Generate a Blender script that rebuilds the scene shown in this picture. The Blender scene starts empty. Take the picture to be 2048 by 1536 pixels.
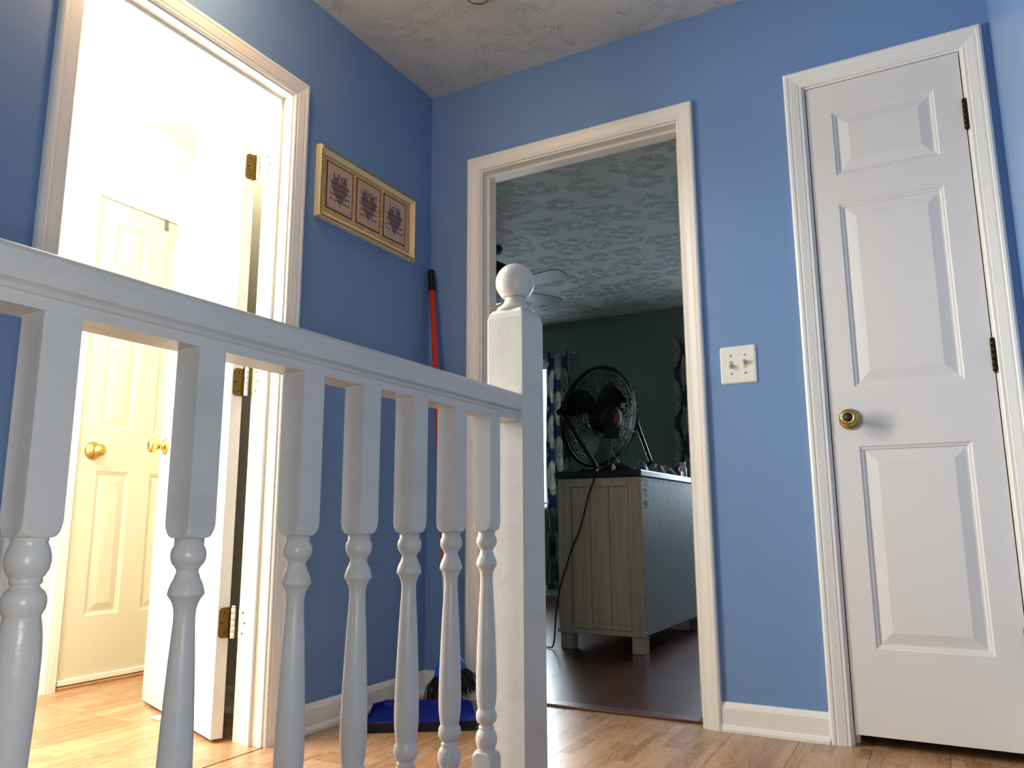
import bpy, bmesh, math, random
from mathutils import Vector, Matrix
random.seed(7)
S = bpy.context.scene
COL = S.collection
PI = math.pi

# ------------------------------------------------------------------ camera
def cam_axes(yaw, pitch, roll):
    cy, sy, cp, sp = math.cos(yaw), math.sin(yaw), math.cos(pitch), math.sin(pitch)
    f = Vector((sy*cp, cy*cp, sp)); r = Vector((cy, -sy, 0)); u = r.cross(f)
    return r*math.cos(roll)+u*math.sin(roll), u*math.cos(roll)-r*math.sin(roll), f
CAM = Vector((1.7712, -2.5299, 0.6353))
R_, U_, F_ = cam_axes(-0.5011, 0.177, -0.0049)
cd = bpy.data.cameras.new('camera'); co = bpy.data.objects.new('camera', cd); COL.objects.link(co)
co.matrix_world = Matrix(((R_.x, U_.x, -F_.x, CAM.x), (R_.y, U_.y, -F_.y, CAM.y), (R_.z, U_.z, -F_.z, CAM.z), (0, 0, 0, 1)))
cd.sensor_width = 36; cd.lens = 36*1542.3/2048; cd.clip_start = 0.02
S.camera = co

# ------------------------------------------------------------------ world, lights, exposure
w = bpy.data.worlds.new('world'); S.world = w; w.use_nodes = True
w.node_tree.nodes['Background'].inputs[0].default_value = (0.75, 0.87, 1.0, 1)
w.node_tree.nodes['Background'].inputs[1].default_value = 1.0
S.view_settings.view_transform = 'Standard'; S.view_settings.look = 'None'
S.view_settings.gamma = 1; S.view_settings.use_curve_mapping = False
S.view_settings.exposure = 0.27
try:
    S.cycles.use_denoising = True
    S.cycles.max_bounces = 8; S.cycles.diffuse_bounces = 5; S.cycles.glossy_bounces = 4
    S.cycles.caustics_reflective = False; S.cycles.caustics_refractive = False
    S.cycles.sample_clamp_indirect = 6
except Exception: pass

def area(name, loc, direction, sx, sy, power, color):
    l = bpy.data.lights.new(name, 'AREA'); l.shape = 'RECTANGLE'; l.size = sx; l.size_y = sy; l.energy = power; l.color = color
    o = bpy.data.objects.new(name, l); COL.objects.link(o); o.location = loc
    o.rotation_euler = Vector(direction).to_track_quat('-Z', 'Y').to_euler(); return o
# daylight through the house windows; the stair window is unseen and added
area('added_stair_daylight', (.75, -4.66, 1.25), (0, 1, 0), 0.85, 1.5, 12, (1.0, .98, .94))
area('bathroom_window_daylight', (-1.47, -1.66, 1.40), (1, 0, 0), 0.84, 1.05, 105, (1.0, 0.98, 0.95))
area('bedroom_left_window_daylight', (-1.72, 3.93, 1.42), (0, -1, 0), 1.02, 1.28, 92, (0.80, 0.92, 1.0))
area('bedroom_right_window_daylight', (0.62, 3.93, 1.42), (0, -1, 0), 0.95, 1.28, 74, (0.72, 0.86, 1.0))
# the photographer's phone flash, a few centimetres left of and below the lens
fl = bpy.data.lights.new('phone_flash', 'POINT'); fl.energy = 9.5; fl.shadow_soft_size = 0.006; fl.color = (1.0, 0.93, 0.82)
fo = bpy.data.objects.new('phone_flash', fl); COL.objects.link(fo); fo.location = CAM - R_*0.028 - U_*0.024 + F_*0.005

# ------------------------------------------------------------------ node helpers
def lin(c):
    return tuple(((x/255)/12.92 if x/255 <= .04045 else ((x/255+.055)/1.055)**2.4) for x in c)
class NT:
    def __init__(s, name):
        s.m = bpy.data.materials.new(name); s.m.use_nodes = True; s.t = s.m.node_tree; s.n = s.t.nodes
        s.b = s.n['Principled BSDF']
    def node(s, typ, **kw):
        x = s.n.new(typ)
        for k, v in kw.items(): setattr(x, k, v)
        return x
    def set(s, inp, v):
        if isinstance(v, bpy.types.NodeSocket): s.t.links.new(v, inp)
        elif isinstance(v, (tuple, list)) and len(v) == 3 and inp.type == 'RGBA': inp.default_value = (*v, 1)
        else: inp.default_value = v
    def math(s, op, a, b=0.0, c=None, clamp=False):
        x = s.node('ShaderNodeMath', operation=op); x.use_clamp = clamp
        s.set(x.inputs[0], a); s.set(x.inputs[1], b)
        if c is not None: s.set(x.inputs[2], c)
        return x.outputs[0]
    def vmath(s, op, a, b=(0, 0, 0)):
        x = s.node('ShaderNodeVectorMath', operation=op); s.set(x.inputs[0], a); s.set(x.inputs[1], b); return x.outputs[0]
    def pos(s): return s.node('ShaderNodeNewGeometry').outputs['Position']
    def obj(s): return s.node('ShaderNodeTexCoord').outputs['Object']
    def uv(s): return s.node('ShaderNodeTexCoord').outputs['UV']
    def rnd(s): return s.node('ShaderNodeObjectInfo').outputs['Random']
    def sep(s, v):
        x = s.node('ShaderNodeSeparateXYZ'); s.set(x.inputs[0], v); return x.outputs
    def comb(s, a, b, c):
        x = s.node('ShaderNodeCombineXYZ')
        for i, v in enumerate((a, b, c)): s.set(x.inputs[i], v)
        return x.outputs[0]
    def noise(s, v, scale, detail=3, rough=.5, dist=0):
        x = s.node('ShaderNodeTexNoise'); s.set(x.inputs['Vector'], v)
        x.inputs['Scale'].default_value = scale; x.inputs['Detail'].default_value = detail
        x.inputs['Roughness'].default_value = rough; x.inputs['Distortion'].default_value = dist
        return x.outputs[0]
    def ramp(s, v, stops, interp='LINEAR'):
        x = s.node('ShaderNodeValToRGB'); s.set(x.inputs[0], v); x.color_ramp.interpolation = interp
        e = x.color_ramp.elements
        while len(e) < len(stops): e.new(.5)
        for i, (p, c) in enumerate(stops):
            e[i].position = p; e[i].color = (*c, 1) if len(c) == 3 else c
        return x.outputs[0]
    def mix(s, f, a, b, typ='MIX'):
        x = s.node('ShaderNodeMix', data_type='RGBA', blend_type=typ)
        s.set(x.inputs[0], f); s.set(x.inputs[6], a); s.set(x.inputs[7], b); return x.outputs[2]
    def bump(s, h, strength, dist):
        x = s.node('ShaderNodeBump'); s.set(x.inputs['Height'], h)
        x.inputs['Strength'].default_value = strength; x.inputs['Distance'].default_value = dist
        s.t.links.new(x.outputs[0], s.b.inputs['Normal'])
    def base(s, c): s.set(s.b.inputs['Base Color'], c)
    def rough(s, v): s.set(s.b.inputs['Roughness'], v)
def simple(name, c, rough=.5, metal=0, bump=None, var=0, spec=None, coat=0):
    t = NT(name); col = lin(c)
    if var:
        n = t.noise(t.pos(), 6, 4)
        t.base(t.mix(n, tuple(x*(1-var) for x in col), tuple(min(1, x*(1+var)) for x in col)))
    else: t.base(col)
    t.rough(rough); t.b.inputs['Metallic'].default_value = metal
    if spec is not None: t.b.inputs['Specular IOR Level'].default_value = spec
    if coat: t.b.inputs['Coat Weight'].default_value = coat
    if bump: t.bump(t.noise(t.pos(), bump[0], 4, .6), bump[1], bump[2])
    return t.m
M = {}
M['wall_blue'] = simple('wall_blue', (110, 144, 190), .42, bump=(140, .25, .0012), var=.03)
M['wall_green'] = simple('wall_green', (114, 130, 119), .6, bump=(160, .2, .001))
M['wall_white'] = simple('wall_white', (234, 230, 214), .55, bump=(160, .2, .001))
M['closet_shade'] = simple('closet_shade_dark', (60, 55, 50), .9)  # dark base colour stands in for the shade inside the closet
M['trim'] = simple('trim_white', (238, 236, 228), .35, bump=(60, .15, .0015), var=.02)
M['door'] = simple('door_white', (226, 224, 220), .38, bump=(300, .12, .0008), var=.015)
M['door_cream'] = simple('door_cream', (210, 205, 184), .38, bump=(300, .12, .0008), var=.02)
M['plate'] = simple('plate_white', (236, 234, 224), .3)
M['almond'] = simple('almond_plastic', (196, 178, 134), .35)
M['brass'] = simple('brass', (186, 160, 92), .28, 1)
M['brass_old'] = simple('brass_tarnished', (120, 96, 50), .42, 1, bump=(200, .2, .001), var=.25)
M['bronze'] = simple('bronze_dark', (72, 52, 40), .45, 1)
M['screw'] = simple('screw_dark', (60, 54, 44), .5, .6)
M['steel'] = simple('steel', (150, 152, 156), .3, 1)
M['black_gloss'] = simple('black_gloss', (12, 12, 14), .25)
M['black_plastic'] = simple('black_plastic', (10, 10, 11), .5, spec=.3)
M['black_metal'] = simple('black_metal', (9, 9, 10), .4, 0, spec=.3)
M['blade_black'] = simple('blade_black', (14, 14, 15), .85, spec=.15)
M['orange'] = simple('orange_paint', (222, 62, 14), .28)
M['sticker'] = simple('sticker_white', (225, 215, 210), .5)
M['blue_plastic'] = simple('blue_plastic', (20, 96, 214), .3)
M['pan_blue'] = simple('pan_blue', (6, 22, 128), .35)
M['bristle'] = simple('bristle_black', (26, 24, 24), .55)
M['red_label'] = simple('red_label', (170, 34, 34), .5)
M['grey_label'] = simple('grey_label', (170, 170, 168), .5)
M['ink'] = simple('ink', (22, 16, 12), .6)
M['ink_brown'] = simple('ink_brown', (58, 36, 26), .6)
M['greytext'] = simple('print_grey', (70, 72, 78), .6)
M['label_paper'] = simple('label_paper', (176, 180, 184), .6)
M['backboard'] = simple('backboard_grey', (150, 156, 166), .55, var=.04)
M['cloth_navy'] = simple('cloth_navy', (18, 22, 48), .8, bump=(60, .4, .004))
M['cloth_black'] = simple('cloth_black', (14, 14, 18), .75, bump=(60, .4, .004))
M['cloth_slate'] = simple('cloth_slate', (72, 92, 138), .5)
M['rod'] = simple('rod_pewter', (160, 164, 160), .35, .3)
M['blind'] = simple('blind_white', (236, 238, 240), .5)
M['frame_cream'] = simple('frame_cream', (228, 216, 172), .35, var=.06)
M['frame_gold'] = simple('frame_gold', (160, 128, 58), .35, .5, var=.25)
M['smoke'] = simple('smoke_plastic', (206, 200, 186), .45)
M['paper'] = simple('paper_card', (206, 200, 180), .7)
M['fanblade'] = simple('fan_blade_wood', (122, 120, 124), .4)
M['duct'] = simple('hook_grey', (120, 124, 120), .4, .7)
M['bottle'] = simple('bottle_clear', (205, 214, 224), .15)

def glass_mat():
    t = NT('window_glass'); tr = t.node('ShaderNodeBsdfTransparent'); gl = t.node('ShaderNodeBsdfGlossy'); gl.inputs['Roughness'].default_value = .03
    mx = t.node('ShaderNodeMixShader'); mx.inputs[0].default_value = .05
    t.t.links.new(tr.outputs[0], mx.inputs[1]); t.t.links.new(gl.outputs[0], mx.inputs[2]); t.t.links.new(mx.outputs[0], t.n['Material Output'].inputs[0]); return t.m
M['glass'] = glass_mat()
def glow(name, c, s):
    t = NT(name); t.base(lin(c)); t.b.inputs['Emission Color'].default_value = (*lin(c), 1); t.b.inputs['Emission Strength'].default_value = s; return t.m
M['globe_warm'] = glow('globe_warm', (255, 205, 140), 3)
M['globe_cool'] = glow('globe_cool', (255, 244, 220), 10)

def rail_mat():
    t = NT('rail_paint'); p = t.pos(); s = t.sep(p)
    n = t.noise(t.comb(t.math('MULTIPLY', s[0], 1), t.math('MULTIPLY', s[1], .5), s[2]), 14, 5, .65)
    fine = t.noise(p, 60, 4, .6)
    dirt = t.ramp(n, [(.50, (0, 0, 0)), (.78, (1, 1, 1))])
    t.base(t.mix(t.math('MULTIPLY', dirt, .22), lin((222, 218, 208)), lin((146, 139, 128))))
    t.rough(.32); t.bump(t.math('ADD', fine, t.math('MULTIPLY', n, 1.4)), .22, .003); return t.m
M['rail'] = rail_mat()

def wood_floor(name, cols, gloss, strip=.0633):
    t = NT(name); p = t.pos(); s = t.sep(p); r = t.rnd()
    off = t.math('MULTIPLY', r, 37.0)
    br = t.node('ShaderNodeTexBrick'); br.offset = .37; br.squash = 1
    t.set(br.inputs['Vector'], t.comb(t.math('ADD', s[1], off), t.math('ADD', s[0], .005), 0.0))
    br.inputs['Color1'].default_value = (0, 0, 0, 1); br.inputs['Color2'].default_value = (1, 1, 1, 1)
    br.inputs['Mortar Size'].default_value = .0; br.inputs['Scale'].default_value = 1
    br.inputs['Brick Width'].default_value = .42; br.inputs['Row Height'].default_value = strip
    v = t.sep(br.outputs[0])[0]
    g1 = t.noise(t.comb(t.math('MULTIPLY', s[0], 34), t.math('MULTIPLY_ADD', s[1], 2.4, off), t.math('MULTIPLY', v, 9)), 1, 5, .6, .9)
    g2 = t.noise(t.comb(t.math('MULTIPLY', s[0], 9), t.math('MULTIPLY_ADD', s[1], 1.4, off), t.math('MULTIPLY', v, 7)), 1.6, 2, .5, 2.2)
    rings = t.math('SINE', t.math('MULTIPLY', g2, 42))
    k = t.math('ADD', t.math('MULTIPLY', g1, .55), t.math('MULTIPLY', rings, .09))
    k = t.math('ADD', k, t.math('MULTIPLY_ADD', v, .30, t.math('MULTIPLY', r, .12)))
    t.base(t.ramp(k, [(.25, lin(cols[0])), (.52, lin(cols[1])), (.85, lin(cols[2]))]))
    t.rough(gloss); t.bump(g1, .06, .001); return t.m
M['floor_oak'] = wood_floor('floor_oak', ((150, 109, 76), (178, 138, 101), (198, 162, 124)), .27)
M['floor_cherry'] = wood_floor('floor_cherry', ((50, 20, 18), (74, 32, 28), (100, 46, 38)), .25)
M['threshold'] = simple('threshold_cherry', (84, 44, 38), .3)
M['subfloor'] = simple('subfloor', (60, 44, 30), .8)
M['oak_tread'] = simple('oak_tread', (176, 130, 88), .4, var=.12)

def ceiling_mat(name, c, strength, dist=.006):
    # stomp-brush plaster: radial crow's-foot ridges in round patches
    t = NT(name); p = t.pos(); s = t.sep(p)
    q = t.comb(s[0], s[1], 0.0)
    def stomp(scale, shift):
        vo = t.node('ShaderNodeTexVoronoi', voronoi_dimensions='2D'); vo.inputs['Randomness'].default_value = .75
        qq = t.vmath('ADD', q, (shift, shift*1.7, 0))
        t.set(vo.inputs['Vector'], qq); vo.inputs['Scale'].default_value = scale
        d = t.vmath('SUBTRACT', qq, vo.outputs['Position'])
        ds = t.sep(d); ang = t.math('ARCTAN2', ds[1], ds[0])
        rr = t.math('MULTIPLY', vo.outputs['Distance'], 1.0)
        cr = t.sep(vo.outputs['Color'])[0]
        wob = t.noise(qq, 26, 3, .6)
        a2 = t.math('MULTIPLY_ADD', wob, .55, ang)
        rad = t.noise(t.comb(t.math('MULTIPLY', t.math('COSINE', a2), 7.0), t.math('MULTIPLY', t.math('SINE', a2), 7.0), t.math('MULTIPLY_ADD', cr, 30, t.math('MULTIPLY', rr, 2.2))), 1.0, 2, .5)
        ridge = t.math('SUBTRACT', 1.0, t.math('MULTIPLY', t.math('ABSOLUTE', t.math('SUBTRACT', rad, .5)), 13.0), clamp=True)
        m1 = t.math('MULTIPLY', t.math('SUBTRACT', rr, .10), 9.0, clamp=True)
        m2 = t.math('MULTIPLY', t.math('SUBTRACT', .52, rr), 9.0, clamp=True)
        gap = t.math('MULTIPLY', t.math('SUBTRACT', t.noise(qq, 17, 2), .38), 6.0, clamp=True)
        return t.math('MULTIPLY', t.math('MULTIPLY', ridge, gap), t.math('MULTIPLY', m1, m2))
    h = stomp(5.0, 0.0)
    h = t.math('ADD', h, t.math('MULTIPLY', t.noise(p, 90, 3), .10))
    t.base(lin(c)); t.rough(.75); t.bump(h, strength, dist); return t.m
M['ceil_hall'] = ceiling_mat('ceiling_stomp_hall', (198, 200, 197), .62)
M['ceil_bed'] = ceiling_mat('ceiling_stomp_bedroom', (206, 210, 208), 1.0, .0095)
M['ceil_plain'] = simple('ceiling_plain', (236, 232, 216), .6)

def dresser_mat():
    t = NT('dresser_whitewash'); s = t.sep(t.pos())
    g = t.noise(t.comb(t.math('MULTIPLY', s[0], 40), t.math('MULTIPLY', s[1], 40), t.math('MULTIPLY', s[2], 1.6)), 1.4, 5, .65)
    t.base(t.ramp(g, [(.25, lin((146, 137, 122))), (.55, lin((164, 156, 141))), (.85, lin((178, 171, 156)))]))
    t.rough(.5); t.bump(g, .15, .001); return t.m
M['dresser'] = dresser_mat()

def mat_print():
    t = NT('print_parchment'); p = t.pos()
    n = t.noise(p, 16, 4, .6, 1.2); n2 = t.noise(p, 34, 3, .6)
    c = t.ramp(n, [(.3, lin((176, 152, 124))), (.5, lin((208, 178, 158))), (.7, lin((192, 156, 152)))])
    t.base(t.mix(t.math('MULTIPLY', n2, .3), c, lin((130, 116, 92)))); t.rough(.35); return t.m
M['parchment'] = mat_print()
def mat_board():
    t = NT('mat_board_tan'); p = t.pos()
    n = t.noise(p, 30, 5, .7, 1.5)
    t.base(t.ramp(n, [(.3, lin((176, 132, 80))), (.55, lin((210, 170, 116))), (.8, lin((218, 184, 136)))])); t.rough(.4); return t.m
M['mat_board'] = mat_board()
M['heart'] = simple('heart_print', (126, 102, 102), .4, var=.2)
M['print_border'] = simple('print_border', (84, 42, 34), .4, var=.2)

def curtain_mat():
    t = NT('curtain_ogee'); s = t.sep(t.uv()); u, v = s[0], s[1]   # uv in metres
    nz = t.noise(t.comb(u, v, 0.0), 28, 3, .6)
    def cell(ou, ov):
        a = t.math('SUBTRACT', t.math('FRACT', t.math('ADD', t.math('DIVIDE', u, .30), ou)), .5)
        b = t.math('SUBTRACT', t.math('FRACT', t.math('ADD', t.math('DIVIDE', v, .41), ov)), .5)
        aa = t.math('ABSOLUTE', a); bb = t.math('ABSOLUTE', b)
        e = t.math('ADD', t.math('POWER', t.math('DIVIDE', aa, .37), 1.25), t.math('POWER', t.math('DIVIDE', bb, .45), 1.35))
        sc = t.math('MULTIPLY', t.math('SINE', t.math('MULTIPLY', b, 40.0)), .06)
        return t.math('ADD', e, sc)
    d = t.math('MINIMUM', cell(0.0, 0.0), cell(.5, .5))
    d = t.math('MULTIPLY_ADD', t.math('SUBTRACT', nz, .5), .14, d)
    c = t.ramp(t.math('MULTIPLY', d, .8), [(.0, lin((176, 190, 192))), (.05, lin((96, 130, 138))), (.09, lin((186, 188, 180))), (.16, lin((108, 138, 142))),
        (.21, lin((190, 188, 178))), (.44, lin((172, 168, 158))), (.60, lin((196, 194, 184))), (.66, lin((80, 94, 126)))], 'CONSTANT')
    grey = t.ramp(t.noise(t.comb(u, v, 1.0), 60, 4, .7), [(.35, (.72, .72, .72)), (.6, (1, 1, 1))])
    t.base(t.mix(1.0, c, grey, 'MULTIPLY')); t.rough(.8)
    tl = t.node('ShaderNodeBsdfTranslucent'); mx = t.node('ShaderNodeMixShader'); mx.inputs[0].default_value = .4
    src = t.b.inputs['Base Color'].links[0].from_socket; t.t.links.new(src, tl.inputs[0])
    t.t.links.new(t.b.outputs[0], mx.inputs[1]); t.t.links.new(tl.outputs[0], mx.inputs[2]); t.t.links.new(mx.outputs[0], t.n['Material Output'].inputs[0])
    return t.m
M['curtain'] = curtain_mat()

# ------------------------------------------------------------------ mesh helpers
class MB:
    def __init__(s): s.v = []; s.f = []; s.sm = []
    def add(s, vs, fs, smooth=False):
        o = len(s.v); s.v += [tuple(x) for x in vs]; s.f += [tuple(i+o for i in f) for f in fs]; s.sm += [smooth]*len(fs); return s
    def box(s, x0, x1, y0, y1, z0, z1):
        vs = [(x0, y0, z0), (x1, y0, z0), (x1, y1, z0), (x0, y1, z0), (x0, y0, z1), (x1, y0, z1), (x1, y1, z1), (x0, y1, z1)]
        return s.add(vs, [(0, 3, 2, 1), (4, 5, 6, 7), (0, 1, 5, 4), (1, 2, 6, 5), (2, 3, 7, 6), (3, 0, 4, 7)])
    def bbox(s, x0, x1, y0, y1, z0, z1, b=.002):
        """box with bevelled edges"""
        bm = bmesh.new(); bmesh.ops.create_cube(bm, size=1)
        for v in bm.verts: v.co = Vector((x0+(v.co.x+.5)*(x1-x0), y0+(v.co.y+.5)*(y1-y0), z0+(v.co.z+.5)*(z1-z0)))
        bmesh.ops.bevel(bm, geom=bm.edges[:], offset=b, segments=2, affect='EDGES', profile=.5)
        bm.verts.index_update(); s.add([v.co[:] for v in bm.verts], [[v.index for v in f.verts] for f in bm.faces]); bm.free(); return s
    def lathe(s, prof, n=24, origin=(0, 0, 0), axis='Z', smooth=True, start=None):
        """prof: list of (r, h). axis Z, or a Vector direction"""
        ax = Vector((0, 0, 1)) if axis == 'Z' else Vector(axis).normalized()
        q = Vector((0, 0, 1)).rotation_difference(ax); o = Vector(origin); vs = []; fs = []
        for r, h in prof:
            for k in range(n):
                a = 2*PI*k/n; vs.append(o+q @ Vector((r*math.cos(a), r*math.sin(a), h)))
        for i in range(len(prof)-1):
            for k in range(n):
                k2 = (k+1) % n; fs.append((i*n+k, i*n+k2, (i+1)*n+k2, (i+1)*n+k))
        fs.append(tuple(reversed(range(n)))); fs.append(tuple((len(prof)-1)*n+k for k in range(n)))
        return s.add(vs, fs, smooth)
    def tube(s, pts, r, n=10, closed=False, smooth=True):
        pts = [Vector(p) for p in pts]; m = len(pts); vs = []; fs = []; up = None
        rs = r if isinstance(r, (list, tuple)) else [r]*m
        for i, p in enumerate(pts):
            if closed: d = (pts[(i+1) % m]-pts[i-1])
            else: d = pts[min(i+1, m-1)]-pts[max(i-1, 0)]
            d.normalize()
            if up is None:
                up = Vector((0, 0, 1)) if abs(d.z) < .9 else Vector((1, 0, 0))
            sx = d.cross(up).normalized(); up = sx.cross(d).normalized()
            for k in range(n):
                a = 2*PI*k/n; vs.append(p+(sx*math.cos(a)+up*math.sin(a))*rs[i])
        for i in range(m if closed else m-1):
            j = (i+1) % m
            for k in range(n):
                k2 = (k+1) % n; fs.append((i*n+k, i*n+k2, j*n+k2, j*n+k))
        if not closed: fs.append(tuple(reversed(range(n)))); fs.append(tuple((m-1)*n+k for k in range(n)))
        return s.add(vs, fs, smooth)
    def ring(s, c, nrm, R, r, n=40, k=5):
        nrm = Vector(nrm).normalized(); q = Vector((0, 0, 1)).rotation_difference(nrm); c = Vector(c)
        return s.tube([c+q @ Vector((R*math.cos(2*PI*i/n), R*math.sin(2*PI*i/n), 0)) for i in range(n)], r, k, True)
    def prism(s, poly, z0, z1):
        n = len(poly); vs = [(x, y, z0) for x, y in poly]+[(x, y, z1) for x, y in poly]
        fs = [tuple(reversed(range(n))), tuple(range(n, 2*n))]+[(i, (i+1) % n, n+(i+1) % n, n+i) for i in range(n)]
        return s.add(vs, fs)
    def xf(s, mat):
        s.v = [tuple(mat @ Vector(v)) for v in s.v]; return s
    def mesh(s, name):
        me = bpy.data.meshes.new(name); me.from_pydata(s.v, [], s.f); me.validate()
        if len(me.polygons) == len(s.sm): me.polygons.foreach_set('use_smooth', s.sm)
        bm = bmesh.new(); bm.from_mesh(me); bmesh.ops.recalc_face_normals(bm, faces=bm.faces); bm.to_mesh(me); bm.free()
        return me
    def build(s, name, mat, parent=None, **kw):
        me = s.mesh(name); me.materials.append(M[mat] if isinstance(mat, str) else mat)
        o = bpy.data.objects.new(name, me); COL.objects.link(o)
        if parent: o.parent = parent
        tag(o, **kw); return o
def tag(o, label=None, cat=None, group=None, kind=None):
    if label: o['label'] = label
    if cat: o['category'] = cat
    if group: o['group'] = group
    if kind: o['kind'] = kind
    return o
def empty(name, loc=(0, 0, 0), rz=0, **kw):
    o = bpy.data.objects.new(name, None); COL.objects.link(o); o.location = loc; o.rotation_euler = (0, 0, rz); o.empty_display_size = .05
    return tag(o, **kw)
def inst(me, name, parent=None, loc=(0, 0, 0), rot=(0, 0, 0), sc=(1, 1, 1)):
    o = bpy.data.objects.new(name, me); COL.objects.link(o)
    if parent: o.parent = parent
    o.location = loc; o.rotation_euler = rot; o.scale = sc; return o
ST = 'structure'

# ------------------------------------------------------------------ the shell
H = 2.44; XR = 2.028; WT = .115; FW = 3.75
BO = (.2514, 1.060, 2.043)      # bedroom opening x0 x1 top
CO = (1.497, 1.9434, 2.043)     # closet opening
LO = (-1.519, -.808, 2.038)     # bathroom opening y0 y1 top
J = .018
BXW, BYN, BYS = -1.28, .0, -2.35   # bathroom west / north / south faces
BEDL, BEDR = -3.2, 1.30
YS = -4.6; ZB = -2.7

m = MB()
def wall_y(m, x0, x1, y0, y1, z0, z1, holes):
    """wall running along y, slab x0..x1, holes (ya,yb,za,zb)"""
    y = y0
    for a, b, za, zb in sorted(holes):
        m.box(x0, x1, y, a, z0, z1)
        if za > z0: m.box(x0, x1, a, b, z0, za)
        m.box(x0, x1, a, b, zb, z1); y = b
    m.box(x0, x1, y, y1, z0, z1)
def wall_x(m, y0, y1, x0, x1, z0, z1, holes):
    x = x0
    for a, b, za, zb in sorted(holes):
        m.box(x, a, y0, y1, z0, z1)
        if za > z0: m.box(a, b, y0, y1, z0, za)
        m.box(a, b, y0, y1, zb, z1); x = b
    m.box(x, x1, y0, y1, z0, z1)

def clad(o, fn, mat):
    """assign a second material to the faces chosen by fn(center, normal)"""
    o.data.materials.append(M[mat]); i = len(o.data.materials)-1
    for p in o.data.polygons:
        if fn(p.center, p.normal): p.material_index = i

m = MB(); wall_y(m, -WT, 0, YS, 0, -.02, H, [(LO[0]-J, LO[1]+J, -.02, LO[2]+J)])
wl = m.build('wall_left', 'wall_blue', label='blue painted wall with the bright doorway and the framed print', cat='wall', kind=ST)
clad(wl, lambda c, n: c.x < -.02, 'wall_white')
m = MB(); wall_x(m, 0, WT, -WT, XR+.1, -.02, H, [(BO[0]-J, BO[1]+J, -.02, BO[2]+J), (CO[0]-J, CO[1]+J, -.02, CO[2]+J)])
wb = m.build('wall_back', 'wall_blue', label='blue painted wall between the bedroom doorway and the closet door', cat='wall', kind=ST)
clad(wb, lambda c, n: c.y > .02, 'wall_green')
m = MB(); m.box(XR, XR+.1, YS, 0, ZB, H); m.build('wall_right', 'wall_blue', label='pale blue wall at the right edge beside the closet door', cat='wall', kind=ST)
m = MB(); wall_x(m, YS-.1, YS, -WT, XR+.1, ZB, H, [(.3, 1.2, .5, 2.0)])
m.build('wall_front', 'wall_blue', label='blue wall with a tall added window at the foot of the stairs', cat='wall', kind=ST)
m = MB(); m.box(-WT, XR+.1, YS-.1, .0, H, H+.05)
m.build('ceiling', 'ceil_hall', label='grey hall ceiling with stomped plaster texture', cat='ceiling', kind=ST)
# bathroom shell
m = MB(); wall_y(m, BXW-.12, BXW, BYS-.1, BYN+.014, -.02, H, [(-2.08, -1.24, .88, 1.92), (-.650, -.010, -.02, 2.05)])
m.build('wall_bathroom_back', 'wall_white', label='white wall around the six-panel door inside the bright room', cat='wall', kind=ST)
m = MB(); m.box(BXW, -WT, BYN, BYN+.014, -.02, H); m.build('wall_bathroom_side', 'wall_white', label='cream wall in the gap behind the open bathroom door', cat='wall', kind=ST)
m = MB(); m.box(BXW, -WT, BYS-.1, BYS, -.02, H); m.build('wall_bathroom_front', 'wall_white', label='white end wall of the bright room, out of view', cat='wall', kind=ST)
m = MB(); m.box(BXW-.12, -WT, BYS-.1, BYN+.014, H, H+.05); m.build('ceiling_bathroom', 'ceil_plain', label='overexposed white ceiling of the bright room', cat='ceiling', kind=ST)
m = MB(); m.box(-.80, -WT, -.545, 0, -.02, H)
m.build('wall_bathroom_chase', 'wall_white', label='cream wall close behind the open bathroom door', cat='wall', kind=ST)
# bedroom shell
m = MB(); wall_x(m, FW, FW+.12, BEDL, BEDR+.1, -.02, H, [(-2.25, -1.2, .76, 2.06), (.12, 1.10, .76, 2.06)])
m.build('wall_bedroom_back', 'wall_green', label='dim grey-green bedroom wall behind the black fan', cat='wall', kind=ST)
m = MB(); m.box(BEDL-.1, BEDL, WT, FW, -.02, H); m.build('wall_bedroom_left', 'wall_green', label='grey-green bedroom side wall, out of view', cat='wall', kind=ST)
m = MB(); m.box(BEDL, -WT, WT-.1, WT, -.02, H); m.build('wall_bedroom_front', 'wall_green', label='grey-green bedroom wall beside the bright room, out of view', cat='wall', kind=ST)
m = MB(); m.box(BEDR, BEDR+.1, WT, FW, -.02, H); m.build('wall_bedroom_right', 'wall_green', label='grey-green bedroom wall behind the opened bedroom door', cat='wall', kind=ST)
m = MB(); m.box(BEDL-.1, BEDR+.1, .0, FW+.12, H, H+.05); m.build('ceiling_bedroom', 'ceil_bed', label='bedroom ceiling with flower-shaped stomped plaster marks', cat='ceiling', kind=ST)
# closet interior
m = MB(); m.box(BEDR+.1, XR+.1, .75, .8, -.02, H); m.box(XR, XR+.1, WT, .75, -.02, H); m.box(BEDR+.1, XR+.1, 0.001, .8, H, H+.04)
m.build('wall_closet', 'closet_shade', label='closet interior behind the narrow white door, its shade put into the dark colour', cat='wall', kind=ST)

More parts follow.
